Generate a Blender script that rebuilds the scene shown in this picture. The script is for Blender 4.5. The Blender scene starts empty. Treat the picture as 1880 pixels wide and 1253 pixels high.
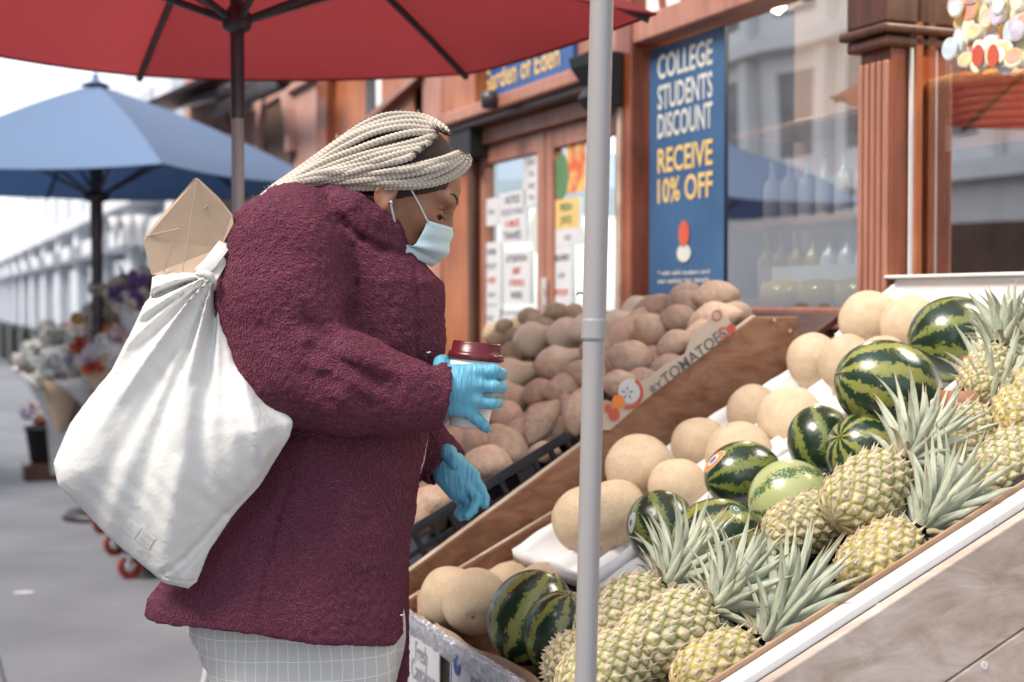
import bpy, bmesh, math, random
import numpy as np
from mathutils import Vector, Matrix, Euler, noise as mnoise

# ------------------------------------------------------------------ camera, world, sun, exposure
SC = bpy.context.scene
COL = SC.collection
CAMH = 1.35
PITCH = math.atan(71.5/2611.1)
FPX = 2611.1
ST = math.radians(22.95)                     # street direction, turned left of the view
cam_d = bpy.data.cameras.new('camera'); cam = bpy.data.objects.new('camera', cam_d); COL.objects.link(cam)
cam.location = (0, 0, CAMH); cam.rotation_euler = (math.pi/2-PITCH, 0, 0)
cam_d.lens = 50; cam_d.sensor_width = 36; cam_d.clip_start = .05; cam_d.clip_end = 400
cam_d.dof.use_dof = True; cam_d.dof.focus_distance = 2.36; cam_d.dof.aperture_fstop = 3.6
SC.camera = cam
W = bpy.data.worlds.new('World'); SC.world = W; W.use_nodes = True
wn = W.node_tree.nodes; bg = wn['Background']
sky = wn.new('ShaderNodeTexSky'); sky.sky_type = 'NISHITA'; sky.sun_disc = False
SUNV = Vector((-.56, -.36, .80)).normalized()
sky.sun_elevation = math.asin(SUNV.z); sky.sun_rotation = math.atan2(SUNV.x, SUNV.y)
sky.air_density = 1.0; sky.dust_density = .8
hsv = wn.new('ShaderNodeHueSaturation'); hsv.inputs['Saturation'].default_value = .32      # thin high cloud takes some of the blue
W.node_tree.links.new(sky.outputs[0], hsv.inputs['Color']); W.node_tree.links.new(hsv.outputs[0], bg.inputs[0]); bg.inputs[1].default_value = .13
sd = bpy.data.lights.new('sun', 'SUN'); sun = bpy.data.objects.new('sun', sd); COL.objects.link(sun)
sd.energy = 2.3; sd.angle = math.radians(24); sd.color = (1, .90, .79)
sun.rotation_euler = SUNV.to_track_quat('Z', 'Y').to_euler()
SC.view_settings.view_transform = 'Standard'; SC.view_settings.look = 'None'
SC.view_settings.exposure = 1.33; SC.view_settings.gamma = 1

# ------------------------------------------------------------------ geometry helpers
NV = Vector((math.cos(ST), math.sin(ST), 0)); DV = Vector((-math.sin(ST), math.cos(ST), 0))
def ray(px, py):
    u = (px-940)/FPX; v = (py-626.5)/FPX
    return Vector((u, math.cos(PITCH)-v*math.sin(PITCH), -math.sin(PITCH)-v*math.cos(PITCH)))
CAMP = Vector((0, 0, CAMH))
def Q(px, py, z): return CAMP+ray(px, py)*z
def S(p, s, h): return NV*p+DV*s+Vector((0, 0, h))
def at_s(px, py, s):
    r = ray(px, py); return CAMP+r*(s/r.dot(DV))
def at_p(px, py, p):
    r = ray(px, py); return CAMP+r*(p/r.dot(NV))
def psh(v): return v.dot(NV), v.dot(DV), v.z
def s_of(px, p): return at_p(px, 555, p).dot(DV)
RS = Matrix.Rotation(ST, 4, 'Z')

class MB:
    def __init__(s): s.v = []; s.f = []
    def add(s, vs, fs):
        o = len(s.v); s.v += [Vector(v) for v in vs]; s.f += [tuple(i+o for i in f) for f in fs]
    def hexa(s, c):   # 8 corners: bottom 0-3, top 4-7
        s.add(c, [(3,2,1,0),(4,5,6,7),(0,1,5,4),(1,2,6,5),(2,3,7,6),(3,0,4,7)])
    def box(s, a, b, M=None):
        c = [(a[0],a[1],a[2]),(b[0],a[1],a[2]),(b[0],b[1],a[2]),(a[0],b[1],a[2]),(a[0],a[1],b[2]),(b[0],a[1],b[2]),(b[0],b[1],b[2]),(a[0],b[1],b[2])]
        s.hexa([M@Vector(x) if M else Vector(x) for x in c])
    def sbox(s, p0, p1, s0, s1, h0, h1): s.box((p0,s0,h0),(p1,s1,h1),RS)
    def tube(s, pts, r, n=10, cap=True):
        pts = [Vector(p) for p in pts]; m = len(pts)
        rr = r if isinstance(r, (list, tuple)) else [r]*m
        o = len(s.v); up = None
        for i, p in enumerate(pts):
            t = (pts[min(i+1, m-1)]-pts[max(i-1, 0)]).normalized()
            if up is None: up = t.orthogonal().normalized()
            up = (up-t*up.dot(t)).normalized(); w = t.cross(up)
            for k in range(n):
                a = 2*math.pi*k/n; s.v.append(p+(up*math.cos(a)+w*math.sin(a))*rr[i])
        for i in range(m-1):
            for k in range(n):
                a = o+i*n+k; b = o+i*n+(k+1) % n; s.f.append((a, b, b+n, a+n))
        if cap:      # caps on their own vertices, so that smooth shading stays on the side
            c0 = len(s.v); s.v += [s.v[o+k].copy() for k in range(n)]; s.f.append(tuple(c0+k for k in range(n))[::-1])
            c1 = len(s.v); s.v += [s.v[o+(m-1)*n+k].copy() for k in range(n)]; s.f.append(tuple(c1+k for k in range(n)))
    def lathe(s, prof, n=32, M=None):
        o = len(s.v)
        for r, z in prof:
            for k in range(n):
                a = 2*math.pi*k/n; v = Vector((r*math.cos(a), r*math.sin(a), z)); s.v.append(M@v if M else v)
        for i in range(len(prof)-1):
            for k in range(n):
                a = o+i*n+k; b = o+i*n+(k+1) % n; s.f.append((a, b, b+n, a+n))
    def prism(s, poly, off):  # poly list of Vectors, off vector
        n = len(poly); off = Vector(off)
        s.add([Vector(p) for p in poly]+[Vector(p)+off for p in poly],
              [tuple(range(n))[::-1], tuple(range(n, 2*n))]+[(i, (i+1) % n, n+(i+1) % n, n+i) for i in range(n)])

def mesh_of(name, vs, fs, mat=None, smooth=False):
    me = bpy.data.meshes.new(name); me.from_pydata([tuple(v) for v in vs], [], fs)
    if mat: me.materials.append(mat)
    if smooth: me.polygons.foreach_set('use_smooth', [True]*len(me.polygons))
    me.update(); return me
def link(name, me, parent=None, loc=None, mw=None):
    o = bpy.data.objects.new(name, me); COL.objects.link(o)
    if parent: o.parent = parent
    if loc is not None: o.location = loc
    if mw is not None: o.matrix_local = mw
    return o
def tag(o, label, cat, group=None):
    o['label'] = label; o['category'] = cat
    if group: o['group'] = group
    return o
def thing(name, label, cat, loc, group=None):
    o = bpy.data.objects.new(name, None); COL.objects.link(o); o.location = loc; o.empty_display_size = .05
    return tag(o, label, cat, group)
def part(name, mb, mat, root=None, smooth=False, bevel=0, kind=None, label=None):
    """mb holds world coordinates; roots are unrotated empties"""
    org = Vector((0,0,0)); p = root
    while p: org += p.location; p = p.parent
    me = mesh_of(name, [v-org for v in mb.v], mb.f, mat, smooth)
    o = link(name, me, root)
    if bevel:
        m = o.modifiers.new('b', 'BEVEL'); m.width = bevel; m.segments = 2; m.limit_method = 'ANGLE'
    if kind: o['kind'] = kind
    if label: o['label'] = label
    return o
def one(name, mb, mat, label=None, cat=None, group=None, smooth=False, bevel=0, kind=None):
    """a thing that is a single mesh, its origin at its base"""
    vs = mb.v; c = Vector((sum(v.x for v in vs)/len(vs), sum(v.y for v in vs)/len(vs), min(v.z for v in vs)))
    me = mesh_of(name, [v-c for v in vs], mb.f, mat, smooth); o = link(name, me, None, c)
    if bevel:
        m = o.modifiers.new('b', 'BEVEL'); m.width = bevel; m.segments = 2; m.limit_method = 'ANGLE'
    if kind: o['kind'] = kind
    if label: tag(o, label, cat, group)
    return o
def dup(o, parent=None):
    c = o.copy(); COL.objects.link(c)
    if parent: c.parent = parent
    for ch in list(o.children): dup(ch, c)
    return c
def text_mesh(body, size, mat, offset=0.0, extrude=0.0, ax='CENTER', shear=0):
    cu = bpy.data.curves.new('t', 'FONT'); cu.body = body; cu.size = size; cu.offset = offset; cu.extrude = extrude
    cu.align_x = ax; cu.align_y = 'CENTER'; cu.shear = shear; cu.resolution_u = 3
    o = bpy.data.objects.new('t', cu); COL.objects.link(o)
    dg = bpy.context.evaluated_depsgraph_get(); me = bpy.data.meshes.new_from_object(o.evaluated_get(dg))
    bpy.data.objects.remove(o); me.materials.clear(); me.materials.append(mat); return me
def frame(x, y, o):   # matrix with local x,y axes and origin
    x = Vector(x).normalized(); z = x.cross(Vector(y)).normalized(); y = z.cross(x)
    return Matrix(((x.x,y.x,z.x,o[0]),(x.y,y.y,z.y,o[1]),(x.z,y.z,z.z,o[2]),(0,0,0,1)))
def put(name, me, M, parent=None):
    o = bpy.data.objects.new(name, me); COL.objects.link(o)
    if parent:
        o.parent = parent; M = Matrix.Translation(-parent.location)@M
    o.matrix_local = M; return o

# ------------------------------------------------------------------ implicit surfaces
def nets(f, lo, hi, res):
    """surface nets over f(X,Y,Z)"""
    ax = [np.arange(lo[i], hi[i]+res, res, dtype=np.float32) for i in range(3)]
    X, Y, Z = np.meshgrid(*ax, indexing='ij', sparse=True)
    G = np.asarray(f(X, Y, Z), dtype=np.float32); G = np.broadcast_to(G, tuple(len(a) for a in ax))
    s = G < 0; n = G.shape
    c = np.zeros((n[0]-1, n[1]-1, n[2]-1), np.int8)
    for i in (0,1):
        for j in (0,1):
            for k in (0,1): c += s[i:n[0]-1+i, j:n[1]-1+j, k:n[2]-1+k]
    act = (c > 0) & (c < 8); I, J, K = np.nonzero(act)
    idx = -np.ones(c.shape, np.int64); idx[I, J, K] = np.arange(len(I))
    P = np.zeros((len(I), 3)); cnt = np.zeros(len(I))
    cor = {(i,j,k): G[I+i, J+j, K+k] for i in (0,1) for j in (0,1) for k in (0,1)}
    for a in range(3):
        for u in (0,1):
            for w in (0,1):
                p0 = [u, w]; p0.insert(a, 0); p1 = [u, w]; p1.insert(a, 1)
                g0 = cor[tuple(p0)]; g1 = cor[tuple(p1)]; m = (g0 < 0) != (g1 < 0)
                t = np.where(m, g0/np.where(m, g0-g1, 1), 0)
                for q in range(3): P[:, q] += np.where(m, p0[q]+(t if q == a else 0), 0)
                cnt += m
    P /= cnt[:, None]; P = (P+np.stack([I, J, K], 1))*res+np.array(lo)
    F = []
    for a in range(3):
        b, d = (a+1) % 3, (a+2) % 3
        sl0 = [slice(None)]*3; sl1 = [slice(None)]*3
        sl0[a] = slice(0, n[a]-1); sl1[a] = slice(1, n[a])
        s0 = s[tuple(sl0)]; s1 = s[tuple(sl1)]
        for pol in (0, 1):
            E = np.nonzero((s0 & ~s1) if pol else (~s0 & s1)); E = np.stack(E, 1)
            ok = (E[:, b] > 0) & (E[:, d] > 0) & (E[:, b] < n[b]-1) & (E[:, d] < n[d]-1); E = E[ok]
            def at(db, dd):
                e = E.copy(); e[:, b] -= db; e[:, d] -= dd; return idx[e[:,0], e[:,1], e[:,2]]
            q = [at(1,1), at(0,1), at(0,0), at(1,0)]
            q = np.stack(q if pol else q[::-1], 1); F.append(q)
    return P, np.concatenate(F)
def np_mesh(name, P, F, mat, org=(0,0,0), smooth_it=0):
    P = P-np.array(org); me = bpy.data.meshes.new(name)
    me.vertices.add(len(P)); me.vertices.foreach_set('co', P.astype(np.float32).ravel())
    me.loops.add(F.size); me.loops.foreach_set('vertex_index', F.astype(np.int32).ravel())
    me.polygons.add(len(F)); me.polygons.foreach_set('loop_start', np.arange(0, F.size, F.shape[1], dtype=np.int32))
    me.polygons.foreach_set('use_smooth', np.ones(len(F), bool))
    me.update(calc_edges=True); me.validate(); me.materials.append(mat); return me
def cap(X, Y, Z, a, b, ra, rb=None):
    rb = ra if rb is None else rb; a = np.array(a, dtype=float); b = np.array(b, dtype=float); d = b-a
    L = max(float(d@d), 1e-9)
    t = np.clip(((X-a[0])*d[0]+(Y-a[1])*d[1]+(Z-a[2])*d[2])/L, 0, 1)
    return np.sqrt((X-a[0]-t*d[0])**2+(Y-a[1]-t*d[1])**2+(Z-a[2]-t*d[2])**2)-(ra+(rb-ra)*t)
def ell(X, Y, Z, c, r):
    k0 = np.sqrt(((X-c[0])/r[0])**2+((Y-c[1])/r[1])**2+((Z-c[2])/r[2])**2)
    return (k0-1)*min(r)
def smin(a, b, k):
    h = np.clip(.5+.5*(b-a)/k, 0, 1); return b*(1-h)+a*h-k*h*(1-h)
def smax(a, b, k): return -smin(-a, -b, k)
def seg2(X, Z, a, b):
    dx, dz = b[0]-a[0], b[1]-a[1]; L = dx*dx+dz*dz+1e-9
    t = np.clip(((X-a[0])*dx+(Z-a[1])*dz)/L, 0, 1); return np.hypot(X-a[0]-t*dx, Z-a[1]-t*dz)

# ------------------------------------------------------------------ materials
def newmat(name):
    m = bpy.data.materials.new(name); m.use_nodes = True; nt = m.node_tree
    return m, nt, nt.nodes['Principled BSDF']
def N(nt, t, **k):
    n = nt.nodes.new('ShaderNode'+t)
    for a, b in k.items(): setattr(n, a, b)
    return n
def L(nt, a, b): nt.links.new(a, b)
def coords(nt, kind='Object', scale=(1,1,1), rot=(0,0,0)):
    tc = N(nt, 'TexCoord'); mp = N(nt, 'Mapping'); mp.inputs['Scale'].default_value = scale; mp.inputs['Rotation'].default_value = rot
    L(nt, tc.outputs[kind], mp.inputs[0]); return mp.outputs[0]
def ramp(nt, fac, stops):
    r = N(nt, 'ValToRGB'); e = r.color_ramp.elements
    while len(e) < len(stops): e.new(.5)
    for i, (p, c) in enumerate(stops): e[i].position = p; e[i].color = (*c, 1)
    L(nt, fac, r.inputs[0]); return r.outputs[0]
def bumpn(nt, h, strength, dist, b):
    n = N(nt, 'Bump'); n.inputs['Strength'].default_value = strength; n.inputs['Distance'].default_value = dist
    L(nt, h, n.inputs['Height']); L(nt, n.outputs[0], b.inputs['Normal']); return n
def pm(name, c1, c2=None, vs=6, rough=.5, bump=0, bs=60, bd=.002, scale=(1,1,1), metal=0, spec=.5, coat=0, detail=6, objvar=0, lo=.35, hi=.65, rv=0):
    m, nt, b = newmat(name)
    b.inputs['Roughness'].default_value = rough; b.inputs['Metallic'].default_value = metal
    b.inputs['Specular IOR Level'].default_value = spec; b.inputs['Coat Weight'].default_value = coat
    co = coords(nt, scale=scale)
    c2 = c2 or tuple(x*.8 for x in c1)
    n = N(nt, 'TexNoise'); n.inputs['Scale'].default_value = vs; n.inputs['Detail'].default_value = detail; L(nt, co, n.inputs['Vector'])
    col = ramp(nt, n.outputs['Fac'], [(lo, c1), (hi, c2)])
    if objvar:
        oi = N(nt, 'ObjectInfo'); hv = N(nt, 'HueSaturation'); mr = N(nt, 'MapRange')
        mr.inputs[3].default_value = 1-objvar; mr.inputs[4].default_value = 1+objvar
        L(nt, oi.outputs['Random'], mr.inputs[0]); L(nt, mr.outputs[0], hv.inputs['Value']); L(nt, col, hv.inputs['Color']); col = hv.outputs[0]
    L(nt, col, b.inputs['Base Color'])
    if rv:
        mr = N(nt, 'MapRange'); mr.inputs[3].default_value = rough-rv; mr.inputs[4].default_value = rough+rv
        L(nt, n.outputs['Fac'], mr.inputs[0]); L(nt, mr.outputs[0], b.inputs['Roughness'])
    if bump:
        n2 = N(nt, 'TexNoise'); n2.inputs['Scale'].default_value = bs; n2.inputs['Detail'].default_value = 5; L(nt, co, n2.inputs['Vector'])
        bumpn(nt, n2.outputs['Fac'], bump, bd, b)
    return m
M = {}
def wood(name, c1, c2, c3, axis='x', rough=.55, sc=1.0, coat=0):
    m, nt, b = newmat(name); s = {'x': (1.2,14,14), 'y': (14,1.2,14), 'z': (14,14,1.2)}[axis]
    co = coords(nt, scale=tuple(q*sc for q in s))
    n = N(nt, 'TexNoise'); n.inputs['Scale'].default_value = 1.6; n.inputs['Detail'].default_value = 9; n.inputs['Roughness'].default_value = .65; n.inputs['Distortion'].default_value = 1.2
    L(nt, co, n.inputs['Vector'])
    co2 = coords(nt, scale=(1.5,1.5,1.5)); n2 = N(nt, 'TexNoise'); n2.inputs['Scale'].default_value = 2.3; n2.inputs['Detail'].default_value = 4; L(nt, co2, n2.inputs['Vector'])
    add = N(nt, 'Math', operation='MULTIPLY_ADD'); add.inputs[1].default_value = .45; L(nt, n2.outputs['Fac'], add.inputs[0])
    sc_ = N(nt, 'Math', operation='MULTIPLY'); sc_.inputs[1].default_value = .62; L(nt, n.outputs['Fac'], sc_.inputs[0]); L(nt, sc_.outputs[0], add.inputs[2])
    L(nt, ramp(nt, add.outputs[0], [(.36, c1), (.53, c2), (.68, c3)]), b.inputs['Base Color'])
    b.inputs['Roughness'].default_value = rough; b.inputs['Coat Weight'].default_value = coat; b.inputs['Coat Roughness'].default_value = .25
    bumpn(nt, n.outputs['Fac'], .35, .003, b); return m
M['board_wood'] = wood('board_wood', (.11,.042,.018), (.25,.115,.06), (.36,.2,.125), 'x')
M['board_edge'] = pm('board_edge', (.62,.5,.4), (.42,.3,.22), 12, .6, .3)
M['grey_wood'] = wood('weathered_wood', (.30,.215,.165), (.48,.39,.33), (.62,.54,.49), 'x', .7, .8)
M['shop_wood'] = wood('shop_wood', (.10,.022,.008), (.22,.055,.02), (.32,.10,.045), 'z', .35, .8, .3)
M['shop_wood_light'] = wood('shop_wood_light', (.26,.10,.065), (.36,.16,.11), (.45,.22,.16), 'z', .45, .8)
M['dark_wood'] = wood('dark_wood', (.03,.01,.006), (.07,.025,.014), (.12,.045,.025), 'z', .4)
M['orange_wood'] = wood('orange_wood', (.20,.05,.015), (.34,.10,.035), (.45,.17,.07), 'z', .4)
M['pink_wall'] = pm('pink_wall', (.50,.30,.25), (.40,.21,.17), 2.2, .8, .3, 30)
M['far_white'] = pm('far_white', (.66,.68,.72), (.56,.59,.64), 1.5, .6)
M['pale_wall'] = pm('pale_wall', (.42,.47,.54), (.33,.38,.45), 1.0, .6)
M['white_wall'] = pm('white_wall', (.85,.85,.84), (.72,.72,.72), 1.5, .6)
M['dark'] = pm('dark_panel', (.012,.012,.014), (.02,.02,.022), 3, .5)
M['interior'] = pm('interior_wall', (.13,.075,.05), (.08,.045,.03), 2, .7)
M['black_plastic'] = pm('black_plastic', (.012,.014,.022), (.022,.024,.032), 12, .5, .15, 90, spec=.35)
M['white_plastic'] = pm('white_plastic', (.80,.80,.80), (.70,.69,.68), 7, .38, .1, 30, spec=.5)
M['foam'] = pm('foam_tray', (.82,.82,.82), (.76,.76,.77), 9, .55, .25, 130, .001)
M['cardboard'] = pm('cardboard', (.46,.30,.19), (.36,.22,.135), 9, .75, .25, 80)
M['kraft'] = pm('kraft_paper', (.50,.37,.265), (.44,.32,.22), 5, .7, .35, 14, .006)
M['steel'] = pm('brushed_steel', (.36,.345,.345), (.31,.295,.30), 9, .48, .0, metal=.12, scale=(1,1,.15), rv=.05)
M['steel_dark'] = pm('dark_steel', (.05,.045,.05), (.08,.07,.08), 9, .4, metal=.5)
M['chrome'] = pm('chrome', (.8,.8,.8), (.7,.7,.7), 9, .15, metal=1)
M['red_rubber'] = pm('red_rubber', (.30,.035,.02), (.22,.025,.02), 9, .5)
M['paper'] = pm('notice_paper', (.62,.62,.63), (.56,.57,.60), 5, .6)
M['ink'] = pm('print_ink', (.10,.11,.14), (.14,.14,.17), 9, .7)
M['ink_soft'] = pm('faded_ink', (.28,.29,.33), (.35,.35,.38), 9, .7)
M['ink_red'] = pm('red_ink', (.55,.10,.05), (.5,.08,.05), 9, .7)
M['ink_green'] = pm('green_ink', (.10,.22,.10), (.08,.18,.08), 9, .7)
M['ink_blue'] = pm('blue_ink', (.05,.14,.40), (.05,.12,.34), 9, .6)
M['yellow_print'] = pm('yellow_print', (.70,.50,.20), (.64,.44,.16), 9, .6)
M['cream_print'] = pm('cream_print', (.60,.60,.55), (.52,.52,.48), 9, .6)
M['poster_blue'] = pm('poster_blue', (.03,.085,.19), (.045,.12,.25), 3, .5)
M['sign_blue'] = pm('sign_blue', (.012,.06,.22), (.02,.085,.27), 3, .4)
M['orange_print'] = pm('orange_print', (.75,.25,.05), (.7,.2,.04), 9, .6)
M['green_glass'] = pm('green_glass', (.015,.03,.008), (.03,.045,.012), 5, .12, spec=.8)
M['clear_bottle'] = pm('pale_bottle', (.55,.58,.58), (.7,.72,.72), 5, .12, spec=.8)
M['gold_bottle'] = pm('gold_oil', (.50,.36,.05), (.4,.28,.04), 5, .12, spec=.8)
M['wicker'] = wood('wicker', (.30,.15,.06), (.58,.30,.13), (.75,.44,.22), 'x', .5, 3)
M['skin'] = None
def mk_fabric(name, col, trans, tcol):
    m, nt, b = newmat(name); out = nt.nodes['Material Output']
    b.inputs['Base Color'].default_value = (*col, 1); b.inputs['Roughness'].default_value = .75
    t = N(nt, 'BsdfTranslucent'); t.inputs[0].default_value = (*tcol, 1)
    mx = N(nt, 'MixShader'); mx.inputs[0].default_value = trans
    L(nt, b.outputs[0], mx.inputs[1]); L(nt, t.outputs[0], mx.inputs[2]); L(nt, mx.outputs[0], out.inputs[0])
    co = coords(nt, scale=(1,1,1)); n = N(nt, 'TexNoise'); n.inputs['Scale'].default_value = 900; L(nt, co, n.inputs['Vector'])
    bumpn(nt, n.outputs['Fac'], .25, .001, b); return m
M['red_canvas'] = mk_fabric('red_canvas', (.27,.036,.042), .42, (.37,.052,.06))
M['blue_canvas'] = mk_fabric('blue_canvas', (.14,.225,.38), .15, (.04,.13,.36))
def mk_glass(name, refl=.35, tint=(.9,.95,.97)):
    m, nt, b = newmat(name); out = nt.nodes['Material Output']; nt.nodes.remove(b)
    t = N(nt, 'BsdfTransparent'); t.inputs[0].default_value = (*tint, 1)
    g = N(nt, 'BsdfGlossy'); g.inputs['Roughness'].default_value = .0; g.inputs[0].default_value = (1,1,1,1)
    lw = N(nt, 'Fresnel'); lw.inputs[0].default_value = 1.5
    ma = N(nt, 'Math', operation='MULTIPLY_ADD'); ma.inputs[1].default_value = 1.6; ma.inputs[2].default_value = refl-.15; ma.use_clamp = True
    L(nt, lw.outputs[0], ma.inputs[0])
    ge = N(nt, 'NewGeometry'); iv = N(nt, 'Math', operation='SUBTRACT'); iv.inputs[0].default_value = 1; L(nt, ge.outputs['Backfacing'], iv.inputs[1])
    mm = N(nt, 'Math', operation='MULTIPLY'); L(nt, ma.outputs[0], mm.inputs[0]); L(nt, iv.outputs[0], mm.inputs[1]); ma = mm
    tc = coords(nt, scale=(1,1,1)); n = N(nt, 'TexNoise'); n.inputs['Scale'].default_value = 1.7; n.inputs['Detail'].default_value = 0; L(nt, tc, n.inputs['Vector'])
    bp = N(nt, 'Bump'); bp.inputs['Strength'].default_value = .12; bp.inputs['Distance'].default_value = .02; L(nt, n.outputs['Fac'], bp.inputs['Height']); L(nt, bp.outputs[0], g.inputs['Normal'])
    mx = N(nt, 'MixShader'); L(nt, ma.outputs[0], mx.inputs[0]); L(nt, t.outputs[0], mx.inputs[1]); L(nt, g.outputs[0], mx.inputs[2]); L(nt, mx.outputs[0], out.inputs[0])
    return m
M['glass'] = mk_glass('window_glass', .58)
M['film'] = mk_glass('clear_film', .08, (.93,.94,.96))
# ------------------------------------------------------------------ the ground
rnd = random.Random(7)
M['pavement'] = pm('pavement_concrete', (.25,.26,.285), (.15,.16,.185), 1.4, .75, .35, 140, .002, detail=10, objvar=.10, lo=.25, hi=.75)
M['joint'] = pm('joint_dirt', (.11,.115,.13), (.08,.085,.1), 8, .9)
M['asphalt'] = pm('asphalt', (.055,.055,.06), (.04,.04,.045), 5, .9, .4, 200)
g = MB(); g.box((-200,-200,-.16),(200,200,-.12), RS); one('ground', g, M['asphalt'], kind='structure')
sw = MB(); sw.sbox(-2.9, 6.0, -4, 60, -.12, -.006); pav = one('pavement', sw, M['joint'], kind='structure')
slab_me = {}
def slab(p0, p1, s0, s1):
    mb = MB(); g = .006; w = p1-p0; l = s1-s0
    mb.box((-w/2+g,-l/2+g,-.05),(w/2-g,l/2-g,0)); me = slab_me.setdefault((round(w,2),round(l,2)), mesh_of('paving_slab', mb.v, mb.f, M['pavement']))
    o = link('paving_slab', me); m = o.modifiers.new('b','BEVEL'); m.width = .004; m.segments = 1
    o.parent = pav; c = S((p0+p1)/2, (s0+s1)/2, rnd.uniform(-.001,.002))
    o.matrix_local = Matrix.Translation(c-pav.location)@RS
for i in range(6):
    for j in range(22):
        slab(-2.7+i*1.5, -2.7+(i+1)*1.5, -1+j*1.5, .5+j*1.5)
kb = MB()
for j in range(20): kb.sbox(-2.88, -2.72, -3+j*3, -.01+j*3, -.12, .004)
one('kerb', kb, M['white_wall'], kind='structure', bevel=.01)

# ------------------------------------------------------------------ the shop front (wall plane p = WP)
WP = 2.35
shop = thing('corner_shop', 'wooden shop front with fluted pilaster and large street windows behind the fruit stands', 'shop front', S(WP, 4, 0))
def wb(name, px0, px1, h0, h1, mat, p0=WP, p1=None, root=shop, bevel=.006, label=None):
    p1 = p1 or p0+.08; a, b = sorted((s_of(px0, p0), s_of(px1, p0)))
    mb = MB(); mb.sbox(p0, p1, a, b, h0, h1); return part(name, mb, mat, root, bevel=bevel, label=label)
sA = s_of(1565, WP)       # pilaster left edge
sB = s_of(1188, WP)       # window left edge
sR = .9                   # right window's near end
# walls under and over the glass
mb = MB(); mb.sbox(WP, WP+.15, sR, sB+.14, 0, 1.27); part('wall_panel', mb, M['shop_wood_light'], shop, bevel=.004)
mb = MB(); mb.sbox(WP-.06, WP+.12, sR, sB+.1, 1.275, 1.335); part('sill', mb, M['shop_wood_light'], shop, bevel=.008)
mb = MB(); mb.sbox(WP-.03, WP-.002, sR, sB+.12, 1.0, 1.272); part('tan_panel', mb, M['cardboard'], shop, bevel=.004)
# beams over the windows
def beam(name, px0, y0t, y0b, px1, p0, p1, mat):
    ht = at_p(px0, y0t, p0).z; hb = at_p(px0, y0b, p0).z
    a, b = sorted((s_of(px0, p0), s_of(px1, p0))); mb = MB(); mb.sbox(p0, p1, a, b, hb, ht); part(name, mb, mat, shop, bevel=.006)
hwin = at_p(1200, 78, WP).z
mb = MB(); mb.sbox(WP-.05, WP+.08, sA, sB+.14, hwin, hwin+.085); part('lintel', mb, M['shop_wood_light'], shop, bevel=.006)
mb = MB(); mb.sbox(WP+.0, WP+.05, sA, sB+.14, hwin+.087, hwin+.34); part('carved_panel', mb, M['white_wall'], shop)
for k in range(9):
    mb = MB(); s0 = sA+.05+k*.14
    mb.add([S(WP-.012, s0, hwin+.1), S(WP-.012, s0+.03, hwin+.1), S(WP-.012, s0+.09, hwin+.33), S(WP-.012, s0+.06, hwin+.33),
            S(WP-.001, s0, hwin+.1), S(WP-.001, s0+.03, hwin+.1), S(WP-.001, s0+.09, hwin+.33), S(WP-.001, s0+.06, hwin+.33)],
           [(0,1,2,3),(7,6,5,4),(0,4,5,1),(1,5,6,2),(2,6,7,3),(3,7,4,0)])
    part('carved_strut', mb, M['shop_wood'], shop)
mb = MB(); mb.sbox(WP-.08, WP+.1, sR, sB+1.9, hwin+.345, hwin+.5); part('cornice', mb, M['shop_wood'], shop, bevel=.01)
mb = MB(); mb.sbox(WP-.02, WP+.15, sR, 13.2, hwin+.51, 6.2); part('upper_wall', mb, M['pink_wall'], shop)
# fluted pilaster: front face narrow in view, side face plain
pw0, pw1 = s_of(1572, WP-.0), None
pilP = WP-.085
s_hi = s_of(1570, pilP); s_lo = s_hi-.125
mb = MB(); mb.sbox(pilP+.012, WP+.1, s_lo, s_hi, 0, 2.02); part('pilaster', mb, M['shop_wood'], shop, bevel=.004)
for k in range(5):
    mb = MB(); a = s_lo+.0+k*(s_hi-s_lo)/5; w = (s_hi-s_lo)/5
    mb.sbox(pilP, pilP+.014, a+.004, a+w-.004, 1.12, 1.96); part('flute_rib', mb, M['shop_wood_light'], shop, bevel=.005)
for h0, h1, e in ((1.99,2.02,.02),(2.022,2.045,.035),(2.047,2.2,.02),(2.202,2.24,.045)):
    mb = MB(); mb.sbox(pilP-e, WP+.12, s_lo-e, s_hi+e, h0, h1); part('capital', mb, M['dark_wood'], shop, bevel=.008)
mb = MB(); mb.sbox(pilP-.01, WP+.1, s_lo-.01, s_hi+.01, 2.245, 3.0); part('pilaster', mb, M['dark_wood'], shop, bevel=.004)
# window trims beside the pilaster
mb = MB(); mb.sbox(WP-.012, WP+.012, s_lo-.020, s_lo-.003, 1.336, 2.7); part('window_frame', mb, M['orange_wood'], shop, bevel=.004)
mb = MB(); mb.sbox(WP-.022, WP-.013, s_lo-.014, s_lo-.006, 1.336, 2.7); part('sealant_line', mb, M['paper'], shop)
# panes
pn = MB(); pn.sbox(WP+.02, WP+.026, sA+.0, sB, 1.336, hwin); part('window_pane', pn, M['glass'], shop)
pn = MB(); pn.sbox(WP+.02, WP+.026, sR, s_lo-.021, 1.336, 2.95); part('window_pane', pn, M['glass'], shop)
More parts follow.
